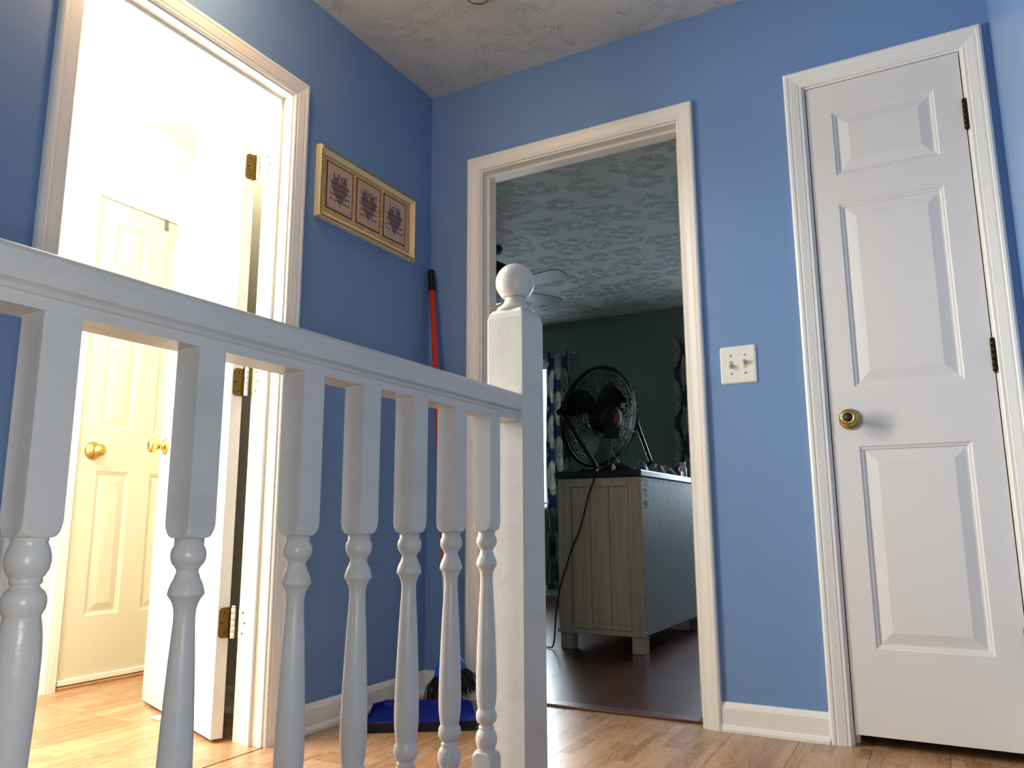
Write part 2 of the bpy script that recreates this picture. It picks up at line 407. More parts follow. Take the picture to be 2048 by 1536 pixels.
# ---- floors with single planks
PLM = {}
def plank_field(parent, mat, xs, x0, x1, y0, y1, length, seed, cut=None):
    rnd = random.Random(seed); w = .192
    key = mat
    if key not in PLM:
        b = MB(); bm = bmesh.new(); bmesh.ops.create_cube(bm, size=1)
        top = [e for e in bm.edges if all(v.co.z > 0 for v in e.verts)]
        bmesh.ops.bevel(bm, geom=top, offset=.006, segments=1, affect='EDGES'); bm.verts.index_update()
        b.add([v.co[:] for v in bm.verts], [[v.index for v in f.verts] for f in bm.faces]); bm.free()
        PLM[key] = b.mesh('plank'); PLM[key].materials.append(M[mat])
    x = xs
    while x > x0: x -= w
    while x < x1-.001:
        a, b2 = max(x, x0), min(x+w, x1); y = y0-rnd.random()*length
        while y < y1-.001:
            c, d = max(y, y0), min(y+length, y1)
            if d-c > .01 and b2-a > .01:
                inst(PLM[key], 'plank', parent, ((a+b2)/2, (c+d)/2, -.006), (0, 0, 0), (b2-a-.0012, d-c-.0015, .012))
            y += length
        x += w
SX = 1.06   # stair opening edge
m = MB(); m.box(BXW, SX, YS, 0, -.03, -.0125); m.box(SX, XR, -1.10, 0, -.03, -.0125); m.box(BEDR+.1, XR, 0, .75, -.03, -.0125); m.box(BXW-.12, BXW, -.65, -.01, -.03, -.0125)
m.box(BXW, -WT, 0, BYN, -.03, -.0125); m.box(BO[0]-J, BO[1]+J, 0, .05, -.03, -.0125)
fl_ = m.build('floor', 'subfloor', label='light oak laminate hall floor of long boards', cat='floor', kind=ST)
plank_field(fl_, 'floor_oak', .775, .0, XR, -1.10, 0, 1.2, 1)
plank_field(fl_, 'floor_oak', .775, .0, SX, -3.6, -1.10, 1.2, 2)
plank_field(fl_, 'floor_oak', .775, BXW, 0, BYS, LO[0]-J, 1.2, 3)
plank_field(fl_, 'floor_oak', .775, BXW, 0, LO[0]-J, LO[1]+J, 1.2, 5)
plank_field(fl_, 'floor_oak', .775, BXW, -WT, LO[1]+J, BYN, 1.2, 6)
plank_field(fl_, 'floor_oak', .775, BO[0]-J, BO[1]+J, 0, .045, 1.2, 7)
plank_field(fl_, 'floor_oak', .775, BEDR+.1, XR, 0, .75, 1.2, 8)
m = MB(); m.box(BEDL, BEDR, WT, FW, -.03, -.0125); m.box(BO[0]-J, BO[1]+J, .05, WT, -.03, -.0125)
fb = m.build('floor_bedroom', 'subfloor', label='dark cherry laminate floor of the bedroom', cat='floor', kind=ST)
plank_field(fb, 'floor_cherry', .10, BEDL, BEDR, WT, FW, 1.2, 9)
plank_field(fb, 'floor_cherry', .10, BO[0]-J, BO[1]+J, .09, WT, 1.2, 10)
m = MB(); m.bbox(BO[0]-.0, BO[1], .035, .095, .0, .008, .003)
m.build('trim_9', 'threshold', label='dark wood threshold strip between the oak and the cherry floors', cat='threshold', kind=ST)
# staircase going down towards the viewer
st = empty('staircase', (SX, -1.1, 0), label='oak stairs descending below the landing, out of view', cat='stairs', kind=ST)
tm = MB().bbox(0, XR-SX, -.285, 0, -.03, 0, .008).mesh('tread'); tm.materials.append(M['oak_tread'])
rm = MB().box(0, XR-SX, -.015, 0, -.19, -.0).mesh('riser'); rm.materials.append(M['trim'])
for i in range(13):
    inst(rm, 'riser', st, (0, -.26*i, -.19*i-.031))
    if i < 12: inst(tm, 'tread', st, (0, -.26*i-.016, -.19*(i+1)))
m = MB(); m.box(SX-.06, SX-.001, YS, -1.1, ZB, -.031); m.build('wall_stairwell', 'wall_blue', label='blue stairwell wall under the railing, out of view', cat='wall', kind=ST)
m = MB(); m.box(SX-.06, XR+.1, YS-.1, -1.0, ZB-.1, ZB); m.build('floor_entry', 'oak_tread', label='entry floor at the foot of the stairs, out of view', cat='floor', kind=ST)

# ------------------------------------------------------------------ trim
PROF = [(0, 0), (0, .008), (.003, .0105), (.011, .0105), (.013, .0125), (.017, .013), (.034, .0165), (.040, .0165), (.043, .0185), (.050, .0190), (.055, .0165), (.057, .013), (.057, 0)]
def casing(parent, a, b, top, plane):
    """plane(u, depth, z) -> xyz; opening u in a..b; mitred three-sided casing, each side a part"""
    rv = .006; a -= rv; b += rv; top += rv
    def leg(edge, sgn):
        vs = []; n = len(PROF)
        for w_, h in PROF: vs.append(plane(edge+sgn*w_, h, 0.0))
        for w_, h in PROF: vs.append(plane(edge+sgn*w_, h, top+w_))
        fs = [(i, i+1, n+i+1, n+i) for i in range(n-1)]+[tuple(range(n)), tuple(range(n, 2*n))]
        return MB().add(vs, fs)
    leg(a, -1).build('casing', 'trim', parent); leg(b, 1).build('casing', 'trim', parent)
    n = len(PROF); vs = [plane(a-w_, h, top+w_) for w_, h in PROF]+[plane(b+w_, h, top+w_) for w_, h in PROF]
    MB().add(vs, [(i, i+1, n+i+1, n+i) for i in range(n-1)]+[tuple(range(n)), tuple(range(n, 2*n))]).build('head_casing', 'trim', parent)
def jambs(parent, a, b, top, d0, d1, s0, s1, plane_box):
    plane_box(a-J, a, d0, d1, 0, top+J).build('jamb', 'trim', parent)
    plane_box(b, b+J, d0, d1, 0, top+J).build('jamb', 'trim', parent)
    plane_box(a, b, d0, d1, top, top+J).build('head_jamb', 'trim', parent)
    plane_box(a, a+.011, s0, s1, 0, top).build('stop', 'trim', parent)
    plane_box(b-.011, b, s0, s1, 0, top).build('stop', 'trim', parent)
    plane_box(a+.011, b-.011, s0, s1, top-.011, top).build('head_stop', 'trim', parent)
pbx = lambda a, b, d0, d1, z0, z1: MB().bbox(a, b, d0, d1, z0, z1, .0012)
pby = lambda a, b, d0, d1, z0, z1: MB().bbox(d0, d1, a, b, z0, z1, .0012)
t1 = empty('trim_1', (0, LO[1], 0), label='white casing and jambs of the bright bathroom doorway', cat='door frame', kind=ST)
t1.location = (0, 0, 0)
casing(t1, LO[0], LO[1], LO[2], lambda u, h, z: (h, u, z)); casing(t1, LO[0], LO[1], LO[2], lambda u, h, z: (-WT-h, u, z))
jambs(t1, LO[0], LO[1], LO[2], -WT, 0, -.075, -.040, pby)
t2 = empty('trim_2', label='cream white casing and jambs of the bedroom doorway', cat='door frame', kind=ST)
casing(t2, BO[0], BO[1], BO[2], lambda u, h, z: (u, -h, z)); casing(t2, BO[0], BO[1], BO[2], lambda u, h, z: (u, WT+h, z))
jambs(t2, BO[0], BO[1], BO[2], 0, WT, .040, .076, pbx)
t3 = empty('trim_3', label='white casing and jambs around the narrow closet door', cat='door frame', kind=ST)
casing(t3, CO[0], CO[1], CO[2], lambda u, h, z: (u, -h, z))
jambs(t3, CO[0], CO[1], CO[2], 0, WT, .040, .076, pbx)
t4 = empty('trim_4', label='white casing around the six-panel door inside the bright room', cat='door frame', kind=ST)
casing(t4, -.632, -.028, 2.034, lambda u, h, z: (BXW+h, u, z))
jambs(t4, -.632, -.028, 2.034, BXW-.12, BXW, BXW-.085, BXW-.06, pby)

BBP = [(0, 0), (.020, 0), (.020, .008), (.016, .017), (.012, .020), (.012, .068), (.0085, .076), (.0045, .083), (0, .085)]
def baseboard(name, segs, label):
    """segs: list of fn(d, z) pairs giving both ends"""
    mm = MB(); n = len(BBP)
    for A, B in segs:
        vs = [A(d, z) for d, z in BBP]+[B(d, z) for d, z in BBP]
        mm.add(vs, [(i, i+1, n+i+1, n+i) for i in range(n-1)]+[(n-1, 0, n, 2*n-1), tuple(range(n)), tuple(range(n, 2*n))])
    return mm.build(name, 'trim', label=label, cat='baseboard', kind=ST)
P = lambda x, y, nx, ny: (lambda d, z: (x+nx*d, y+ny*d, z))
PM = lambda x, y, nx, ny, mx, my: (lambda d, z: (x+nx*d+mx*d, y+ny*d+my*d, z))
baseboard('baseboard_left', [(P(0, LO[1]+.063, 1, 0), PM(0, 0, 1, 0, 0, -1)), (P(0, -3.6, 1, 0), P(0, LO[0]-.063, 1, 0))], 'white baseboard on the blue wall between bright doorway and corner')
baseboard('baseboard_back', [(PM(0, 0, 0, -1, 1, 0), P(BO[0]-.063, 0, 0, -1)), (P(BO[1]+.063, 0, 0, -1), P(CO[0]-.063, 0, 0, -1))], 'white baseboard with quarter round under the blue back wall')
baseboard('baseboard_right', [(P(XR, -1.10, -1, 0), P(XR, -.02, -1, 0))], 'white baseboard along the right wall')
baseboard('baseboard_bathroom', [(P(BXW, BYN, 0, -1), P(-.80, BYN, 0, -1)), (P(-.80, -.545, 0, -1), P(-WT, -.545, 0, -1)), (P(-WT, LO[1]+.063, -1, 0), P(-WT, -.566, -1, 0)), (P(BXW, BYS, 1, 0), P(BXW, -.696, 1, 0))], 'cream baseboard in the gap behind the open bathroom door')
baseboard('baseboard_bedroom', [(P(BEDL, FW, 0, -1), P(BEDR, FW, 0, -1)), (P(BEDR, WT, -1, 0), P(BEDR, FW, -1, 0))], 'white baseboard along the bedroom wall behind the dresser')

# ------------------------------------------------------------------ doors
def door(name, w_, z0, z1, t, cols, rows, mat, loc, rz, label):
    """slab with recessed cells; local X from hinge, Y 0..t, raised panels as parts on both faces"""
    xs = sorted({0, w_, *[c for ab in cols for c in ab]}); zs = sorted({z0, z1, *[c for ab in rows for c in ab]})
    mm = MB(); pans = []
    for yf, s in ((0, 1), (t, -1)):
        for i in range(len(xs)-1):
            for k in range(len(zs)-1):
                xa, xb, za, zb = xs[i], xs[i+1], zs[k], zs[k+1]
                if (xa, xb) in cols and (za, zb) in rows:
                    loops = []
                    for ins, dep in ((0, 0), (.004, .0035), (.009, .0045), (.0125, .0085), (.018, .0085)):
                        loops.append([(xa+ins, yf+s*dep, za+ins), (xb-ins, yf+s*dep, za+ins), (xb-ins, yf+s*dep, zb-ins), (xa+ins, yf+s*dep, zb-ins)])
                    vs = [p for l in loops for p in l]; fs = []
                    for q in range(len(loops)-1):
                        for e in range(4): fs.append((q*4+e, q*4+(e+1) % 4, q*4+4+(e+1) % 4, q*4+4+e))
                    fs.append(tuple((len(loops)-1)*4+e for e in range(4)))
                    mm.add(vs, fs); pans.append((xa, xb, za, zb, yf, s))
                else:
                    mm.add([(xa, yf, za), (xb, yf, za), (xb, yf, zb), (xa, yf, zb)], [(0, 1, 2, 3)])
    for (xa, xb) in zip(xs, xs[1:]):
        mm.add([(xa, 0, z0), (xb, 0, z0), (xb, t, z0), (xa, t, z0)], [(0, 1, 2, 3)]); mm.add([(xa, 0, z1), (xb, 0, z1), (xb, t, z1), (xa, t, z1)], [(0, 1, 2, 3)])
    for (za, zb) in zip(zs, zs[1:]):
        mm.add([(0, 0, za), (0, t, za), (0, t, zb), (0, 0, zb)], [(0, 1, 2, 3)]); mm.add([(w_, 0, za), (w_, t, za), (w_, t, zb), (w_, 0, zb)], [(0, 1, 2, 3)])
    me = mm.mesh(name); bm = bmesh.new(); bm.from_mesh(me); bmesh.ops.remove_doubles(bm, verts=bm.verts, dist=1e-5); bmesh.ops.recalc_face_normals(bm, faces=bm.faces); bm.to_mesh(me); bm.free()
    me.materials.append(M[mat]); o = bpy.data.objects.new(name, me); COL.objects.link(o); o.location = loc; o.rotation_euler = (0, 0, rz)
    tag(o, label, 'door', kind=ST)
    for xa, xb, za, zb, yf, s in pans:
        L = []
        for ins, dep in ((.0165, .0086), (.047, .0012), (.047, .0012)):
            L += [(xa+ins, yf+s*dep, za+ins), (xb-ins, yf+s*dep, za+ins), (xb-ins, yf+s*dep, zb-ins), (xa+ins, yf+s*dep, zb-ins)]
        L = L[:8]
        MB().add(L, [(0, 1, 5, 4), (1, 2, 6, 5), (2, 3, 7, 6), (3, 0, 4, 7), (4, 5, 6, 7), (0, 3, 2, 1)]).build('panel', mat, o)
    return o
ROWS = [(.27, .854), (1.034, 1.624), (1.723, 1.940)]
def knob(parent, loc, axis, style='plain', mat='brass'):
    if style == 'plain':
        prof = [(.0, 0), (.032, 0), (.032, .004), (.027, .008), (.018, .010), (.0125, .013), (.0115, .022), (.013, .026), (.021, .034), (.0245, .042), (.0255, .050), (.0245, .058), (.019, .0615), (.0125, .0622), (.0125, .0605), (.0, .0605)]
    else:
        prof = [(.0, 0), (.035, 0), (.036, .003), (.032, .006), (.030, .010), (.025, .011), (.024, .015), (.014, .018), (.012, .026), (.018, .031), (.025, .038), (.0265, .046), (.025, .052), (.020, .058), (.0165, .060), (.016, .064), (.010, .069), (.0, .070)]
    k = MB().lathe([(max(r, .0005), h) for r, h in prof], 32, loc, axis).build('knob', mat, parent, label='brass door knob')
    ax = Vector(axis)
    if style == 'plain': MB().lathe([(.0005, 0), (.0120, 0), (.0120, .0012), (.0005, .0012)], 20, Vector(loc)+ax*.0606, axis).build('keyhole_disc', 'screw', k)
    return k
# closet door (closed)
CW = CO[1]-CO[0]-.006
d2 = door('door_2', CW, .032, 2.040, .034, [(.0735, .0735+.2925)], ROWS, 'door', (CO[0]+.003, .002, 0), 0, 'narrow white three-panel closet door with brass knob')
knob(d2, (.055, .0, .937), (0, -1, 0), 'plain', 'brass')
for zz in (1.832, 1.093, .30):
    b = MB()
    for k in range(5): b.lathe([(.0065, 0), (.0065, .0168)], 14, (CW+.0015, -.0045, zz-.045+k*.018))
    b.lathe([(.002, 0), (.006, .001), (.006, .005), (.002, .007)], 12, (CW+.0015, -.0045, zz+.045)); b.lathe([(.002, 0), (.005, .004)], 12, (CW+.0015, -.0045, zz-.051))
    b.build('hinge', 'bronze', d2, label='dark bronze hinge barrel')
# bathroom door (open)
c2 = [(.105, .300), (.402, .597)]
d1 = door('door_1', .703, .011, 2.030, .035, c2, ROWS, 'door', (-.150, -.815, 0), math.radians(-201), 'open six-panel white door, overexposed, swung into the bright room')
knob(d1, (.640, .035, .921), (0, 1, 0), 'plain'); knob(d1, (.640, 0, .921), (0, -1, 0), 'plain')
hinge_z = (1.812, 1.078, .340)
def plate_leaf(parent, name, p, du, nrm, L, hh, mat):
    p, du, nrm = Vector(p), Vector(du), Vector(nrm); r = .010
    pts = [(0, -hh/2), (L-r, -hh/2), (L-.003, -hh/2+.003), (L, -hh/2+r), (L, hh/2-r), (L-.003, hh/2-.003), (L-r, hh/2), (0, hh/2)]; N = len(pts)
    vs = [p+du*u+Vector((0, 0, v)) for u, v in pts]; vs += [x+nrm*.0024 for x in vs]
    lf = MB().add(vs, [tuple(range(N)), tuple(range(N, 2*N))]+[(q, (q+1) % N, N+(q+1) % N, N+q) for q in range(N)]).build(name, mat, parent)
    for u, v in ((.5, .030), (.75, 0), (.5, -.030)):
        MB().lathe([(.0005, 0), (.0036, 0), (.0005, .001)], 10, p+du*(L*u)+nrm*.0025+Vector((0, 0, v)), nrm).build('screw', 'screw', lf)
    return lf
D1I = Matrix.Rotation(math.radians(201), 3, 'Z')
pin = D1I @ Vector((-.128+.150, -.820+.815, 0))      # pin in the door's own frame
for i, zz in enumerate(hinge_z):
    plate_leaf(d1, 'hinge_leaf', (0, -.001, zz), (0, 1, 0), (-1, 0, 0), .032, .089, 'brass_old')
    cn = Vector((-.0012, -.0005, zz)); dd = Vector((pin.x, pin.y, zz))-cn
    m = MB().add([cn+Vector((0, 0, k)) for k in (-.0445, .0445)]+[cn+dd+Vector((0, 0, k)) for k in (.0445, -.0445)]+[cn+Vector((0, .0024, k)) for k in (-.0445, .0445)]+[cn+dd+Vector((0, .0024, k)) for k in (.0445, -.0445)], [(0, 1, 2, 3), (4, 5, 6, 7), (0, 1, 5, 4), (1, 2, 6, 5), (2, 3, 7, 6), (3, 0, 4, 7)])
    m.build('hinge_knuckle_plate', 'brass_old', d1)
    br = MB()
    for k in range(5): br.lathe([(.0062, 0), (.0062, .0166)], 14, (pin.x, pin.y, zz-.0445+k*.0178))
    br.lathe([(.002, 0), (.0055, .001), (.0055, .004), (.003, .006)], 12, (pin.x, pin.y, zz+.0445)); br.build('hinge_barrel', 'plate', d1)
    plate_leaf(t1, 'hinge_leaf', (-.1145, LO[1]-.0003, zz), (1, 0, 0), (0, -1, 0), .034, .089, ['brass', 'brass', 'plate'][i])
# closed six-panel door inside the bright room
d3 = door('door_3', .598, .022, 2.030, .035, [(.090, .240), (.340, .490)], ROWS, 'door_cream', (BXW-.010, -.631, 0), PI/2, 'closed cream six-panel door inside the bright room')
d3.rotation_euler = (0, 0, PI/2); d3.location = (BXW-.010, -.629, 0)
knob(d3, (.066, 0, .934), (0, -1, 0), 'ornate')
MB().bbox(0, .598, -.012, -.0005, .016, .038, .003).build('door_sweep', 'plate', d3, label='white strip along the bottom edge')
m = MB(); m.bbox(.316, .336, -.004, -.0005, 1.985, 2.032, .001); m.bbox(.316, .336, -.004, .037, 2.031, 2.034, .001); m.tube([(.326, -.003, 1.988), (.326, -.010, 1.982), (.326, -.018, 1.984), (.326, -.021, 1.994)], .003)
hk = m.build('over_door_hook', 'duct', label='small grey hook hanging over the top of the cream door', cat='hook'); hk.location = d3.location; hk.rotation_euler = d3.rotation_euler
MB().bbox(BXW-.115, BXW+.004, -.631, -.029, 0, .012, .003).build('trim_8', 'oak_tread', label='wooden threshold under the closed cream door', cat='threshold', kind=ST)
# bedroom door (opened into the bedroom)
d4 = door('door_4', .800, .018, 2.030, .035, [(.11, .34), (.46, .69)], ROWS, 'door_cream', (1.056, .128, 0), PI/2, 'bedroom door opened inward, only its cream hinge edge showing')
for zz, mt in ((1.777, 'door_cream'), (1.065, 'plate'), (.362, 'brass')):  # middle leaf's white stands in for its specular glint
    MB().bbox(-.0022, 0, .002, .030, zz-.042, zz+.042, .0008).build('hinge_leaf', mt, d4)
knob(d4, (.735, .035, .921), (0, 1, 0), 'plain')

# ------------------------------------------------------------------ windows
def window(name, x0, x1, z0, z1, y, n, label, along='x', lights=True):
    """double-hung window filling an opening; n = inward normal sign along y (or x)"""
    e = empty(name, label=label, cat='window', kind=ST)
    def bx(a, b, d0, d1, za, zb):
        lo, hi = sorted((y+n*d0, y+n*d1))
        return MB().bbox(a, b, lo, hi, za, zb, .002) if along == 'x' else MB().bbox(lo, hi, a, b, za, zb, .002)
    for a, b, za, zb in ((x0, x0+.045, z0, z1), (x1-.045, x1, z0, z1), (x0+.045, x1-.045, z0, z0+.05), (x0+.045, x1-.045, z1-.045, z1)):
        bx(a, b, -.07, -.02, za, zb).build('sash_frame', 'trim', e)
    zm = (z0+z1)/2; bx(x0+.045, x1-.045, -.06, -.03, zm-.02, zm+.02).build('meeting_rail', 'trim', e)
    bx(x0+.045, x1-.045, -.048, -.044, z0+.05, zm-.02).build('pane', 'glass', e); bx(x0+.045, x1-.045, -.048, -.044, zm+.02, z1-.045).build('pane', 'glass', e)
    for a, b, za, zb in ((x0-.057, x0, z0-.02, z1+.057), (x1, x1+.057, z0-.02, z1+.057), (x0, x1, z1, z1+.057)):
        bx(a, b, .0, .016, za, zb).build('casing', 'trim', e)
    bx(x0-.08, x1+.08, 0, .05, z0-.022, z0).build('sill', 'trim', e)
    return e
window('window_1', -2.25, -1.2, .76, 2.06, FW, -1, 'bright bedroom window with blinds beside the patterned curtain')
window('window_2', .12, 1.10, .76, 2.06, FW, -1, 'bedroom window hidden behind the right door jamb')
window('window_3', -2.08, -1.24, .88, 1.92, BXW, 1, 'window of the bright room, out of view', 'y')
window('window_4', .3, 1.2, .5, 2.0, YS, 1, 'tall window added for daylight from the stair end, out of view')  # unseen window, added and placed for its light on the railing faces
def blind(x0, x1, label):
    e = empty('window_blind', ((x0+x1)/2, FW-.012, .79), label=label, cat='blind', group='bedroom window blinds')
    wd = x1-x0
    MB().bbox(-wd/2, wd/2, -.020, .022, 1.225, 1.262, .003).build('headrail', 'blind', e)
    sm_ = MB(); c, s_ = math.cos(.45), math.sin(.45); hw = .0125
    vs = []
    for u in (-wd/2, wd/2):
        for k in (-1, -.5, 0, .5, 1): vs.append((u, k*hw*c, k*hw*s_+.0015*(1-k*k)))
    vs += [(x, y, z-.0006) for x, y, z in vs]
    sm_.add(vs, [(i, i+1, i+6, i+5) for i in range(4)]+[(10+i, 15+i, 16+i, 11+i) for i in range(4)])
    me = sm_.mesh('slat'); me.materials.append(M['blind'])
    for i in range(57): inst(me, 'slat', e, (0, 0, .03+i*.0210))
    MB().bbox(-wd/2, wd/2, -.012, .012, .0, .018, .003).build('bottom_rail', 'blind', e)
    for u in (-wd*.35, wd*.35): MB().tube([(u, -.014, .01), (u, -.014, 1.23)], .0009, 5).build('cord', 'blind', e)
    return e
blind(-2.20, -1.245, 'white slatted blind glowing in the left bedroom window')
blind(.165, 1.055, 'white slatted blind in the hidden right bedroom window')

# ------------------------------------------------------------------ curtains and rods
def curtain(x0, x1, ztop, zbot, y, folds, label, seed, flare=.02):
    rnd = random.Random(seed); nx, nz = 90, 60; vs = []; fs = []; uvs = []
    ph = rnd.random()*6
    L = 0; us = [0]; amp = .030
    f = lambda t: amp*math.sin(2*PI*folds*t+ph)+.010*math.sin(2*PI*folds*2.3*t+1.3+ph)
    for i in range(1, nx+1):
        t0, t1_ = (i-1)/nx, i/nx; L += math.hypot((x1-x0)/nx, f(t1_)-f(t0)); us.append(L)
    for k in range(nz+1):
        z = ztop-(ztop-zbot)*k/nz; q = k/nz
        for i in range(nx+1):
            t = i/nx; g = .45+.55*min(1, q*5)
            xx = x0+(x1-x0)*t; xx += (t-.5)*flare*2*q+.006*math.sin(9*q+5*t)
            tight = 1.0
            vs.append((xx, y+f(t+.012*math.sin(6*q))*g*tight+.004*math.sin(31*t+4*q), z+(.006*math.sin(40*t) if k == 0 else 0)))
            uvs.append((us[i]*1.05, z))
    for k in range(nz):
        for i in range(nx):
            a = k*(nx+1)+i; fs.append((a, a+1, a+nx+2, a+nx+1))
    e = empty('curtain', ((x0+x1)/2, y, 0), label=label, cat='curtain', group='bedroom curtains')
    mm = MB(); mm.add([(a-(x0+x1)/2, b-y, c) for a, b, c in vs], fs, True)
    me = bpy.data.meshes.new('drape'); me.from_pydata(mm.v, [], mm.f); me.polygons.foreach_set('use_smooth', [True]*len(me.polygons))
    ul = me.uv_layers.new(name='UVMap')
    for lp in me.loops: ul.data[lp.index].uv = uvs[lp.vertex_index]
    me.materials.append(M['curtain']); o = bpy.data.objects.new('drape', me); COL.objects.link(o); o.parent = e
    so = o.modifiers.new('thick', 'SOLIDIFY'); so.thickness = .003
    return e
CY = FW-.092
curtain(-1.275, -1.015, 2.150, .06, CY, 3.5, 'blue and cream ogee patterned curtain beside the bright window', 3)
curtain(-.075, .27, 2.135, .06, CY, 4.0, 'blue and cream ogee patterned curtain at the right door jamb', 5)
RY = FW-.040
def rod(x0, x1, z, label, ends):
    e = empty('curtain_rod', ((x0+x1)/2, RY, z), label=label, cat='curtain rod'); c = (x0+x1)/2
    MB().tube([(x0-c, 0, 0), (x1-c, 0, 0)], .0085, 12).build('pole', 'rod', e)
    for s in ends:
        xx = (x0 if s < 0 else x1)-c
        MB().lathe([(.009, 0), (.011, .004), (.008, .009), (.010, .014), (.018, .024), (.021, .034), (.018, .045), (.009, .052), (.001, .054)], 18, (xx, 0, 0), (s, 0, 0)).build('finial', 'rod', e)
        MB().tube([(xx-s*.05, .0, -.006), (xx-s*.05, .015, -.016), (xx-s*.05, FW-RY-.001, -.016)], .006, 8).build('bracket', 'rod', e)
rod(-2.45, -1.035, 2.140, 'pewter curtain rod with ball end above the bright window', (-1, 1))
rod(-.045, 1.27, 2.128, 'pewter curtain rod whose ball end shows by the right jamb', (-1,))

# ------------------------------------------------------------------ stair railing
rl = empty('stair_railing', (.985, -1.078, 0), label='white painted stair railing with turned balusters and ball-topped newel post', cat='railing')
OX, OY = .985, -1.078
def rel(x, y): return (x-OX, y-OY)
# newel
NS = .0445; mm = MB(); zt = 1.070
vs = []
for s_, z in ((1, -.0), (1, zt), (.93, zt+.012), (.80, zt+.021)):
    vs += [(-NS*s_, -NS*s_, z), (NS*s_, -NS*s_, z), (NS*s_, NS*s_, z), (-NS*s_, NS*s_, z)]
fs = [(3, 2, 1, 0), (12, 13, 14, 15)]
for q in range(3):
    for e in range(4): fs.append((q*4+e, q*4+(e+1) % 4, q*4+4+(e+1) % 4, q*4+4+e))
mm.add(vs, fs)
nw = mm.build('newel_post', 'rail', rl); nw.rotation_euler = (0, 0, math.radians(-2.5))
bv = nw.modifiers.new('bevel', 'BEVEL'); bv.width = .0022; bv.segments = 2; bv.limit_method = 'ANGLE'
pr_ = [(.001, 0), (.041, 0), (.0415, .004), (.040, .008), (.036, .011), (.030, .016), (.025, .022), (.0225, .029), (.0228, .034)]
bc, br_ = .0685, .0435
a0 = math.asin(.0228/br_)
for i in range(17):
    a = a0+(PI-a0)*i/16; pr_.append((max(br_*math.sin(a), .0006), bc-br_*math.cos(a)))
MB().lathe(pr_, 40, (0, 0, zt+.0205)).build('ball_finial', 'rail', nw)
# handrail profile (half widths), runs along -y
RP = [(-.024, .8425), (.024, .8425), (.0245, .846), (.0245, .8550), (.0285, .8565), (.0285, .8590), (.0225, .8605), (.0225, .8622), (.0290, .866), (.0325, .884), (.0325, .893), (.029, .8985), (.022, .902), (0, .9035), (-.022, .902), (-.029, .8985), (-.0325, .893), (-.0325, .884), (-.0290, .866), (-.0225, .8622), (-.0225, .8605), (-.0285, .8590), (-.0285, .8565), (-.0245, .8550), (-.0245, .846)]
RX = .9925
n = len(RP); y0, y1 = -3.6, -1.121
vs = [(*rel(RX+a, y0), z) for a, z in RP]+[(*rel(RX+a, y1), z) for a, z in RP]
MB().add(vs, [(i, (i+1) % n, n+(i+1) % n, n+i) for i in range(n)]+[tuple(range(n)), tuple(range(n, 2*n))]).build('handrail', 'rail', rl)
# baluster: square blocks and turning
def baluster_mesh():
    mm = MB(); h = .0195
    def block(z0, z1, ctop, cbot):
        cs = []
        SH = [(.66+.34*math.sin(PI/2*q/9), .019*(1-math.cos(PI/2*q/9))) for q in range(10)]
        if cbot: cs += [(a, z0+b) for a, b in SH]
        else: cs += [(1, z0)]
        if ctop: cs += [(a, z1-b) for a, b in reversed(SH)]
        else: cs += [(1, z1)]
        # square to rounded shoulder
        N = 64; vs = []; fs = []
        for sc, z in cs:
            for k in range(N):
                a = 2*PI*k/N; cx, cy = math.cos(a), math.sin(a); mx = max(abs(cx), abs(cy))
                sq = h/mx; rr = min(sq, h*1.4143*sc)
                vs.append((rr*cx, rr*cy, z))
        for q in range(len(cs)-1):
            for k in range(N): fs.append((q*N+k, q*N+(k+1) % N, (q+1)*N+(k+1) % N, (q+1)*N+k))
        fs += [tuple(range(N)), tuple((len(cs)-1)*N+k for k in range(N))]
        mm.add(vs, fs, False)
    block(.0, .221, True, False); block(.6185, .8435, False, True)
    T = [(.0165, .2195), (.0165, .2235), (.0155, .2250), (.0178, .2300), (.0198, .2370), (.0202, .2430), (.0190, .2505), (.0160, .2565), (.0138, .2590), (.0142, .2605), (.0142, .2635), (.0128, .2650),
         (.0118, .2660), (.0135, .2680), (.0170, .2715), (.0192, .2765), (.0197, .2820), (.0188, .2880), (.0160, .2935), (.0158, .2945), (.0178, .3050), (.0190, .3180), (.0196, .3350), (.0193, .3600), (.0182, .3950), (.0166, .4350), (.0148, .4750), (.0130, .5050), (.0120, .5220), (.0118, .5300),
         (.0122, .5370), (.0138, .5440), (.0168, .5500), (.0190, .5530), (.0202, .5545), (.0200, .5570), (.0190, .5620), (.0170, .5680), (.0148, .5720), (.0140, .5735), (.0138, .5760), (.0122, .5790), (.0124, .5830), (.0145, .5855), (.0148, .5870), (.0172, .5890), (.0195, .5950), (.0198, .6000), (.0188, .6060), (.0165, .6095), (.0165, .6192)]
    mm.lathe(T, 28); return mm.mesh('baluster')
bme = baluster_mesh(); bme.materials.append(M['rail'])
BX = 1.018-.0195
for i, ye in enumerate((-2.108, -1.925, -1.749, -1.621, -1.493, -1.368, -1.244, -2.236, -2.364, -2.492, -2.62, -2.748, -2.876, -3.004, -3.132, -3.26, -3.388)):
    r = (0, 0, math.radians([0, 1, -1.5, -3, -2, 1, .5][i] if i < 7 else 0))
    x, y = rel(BX, ye+.0195)
    if i == 0: inst(bme, 'baluster', rl, (x, y, .8435), (PI, 0, 0))['label'] = 'baluster turned upside down'
    else: inst(bme, 'baluster', rl, (x, y, 0), r)

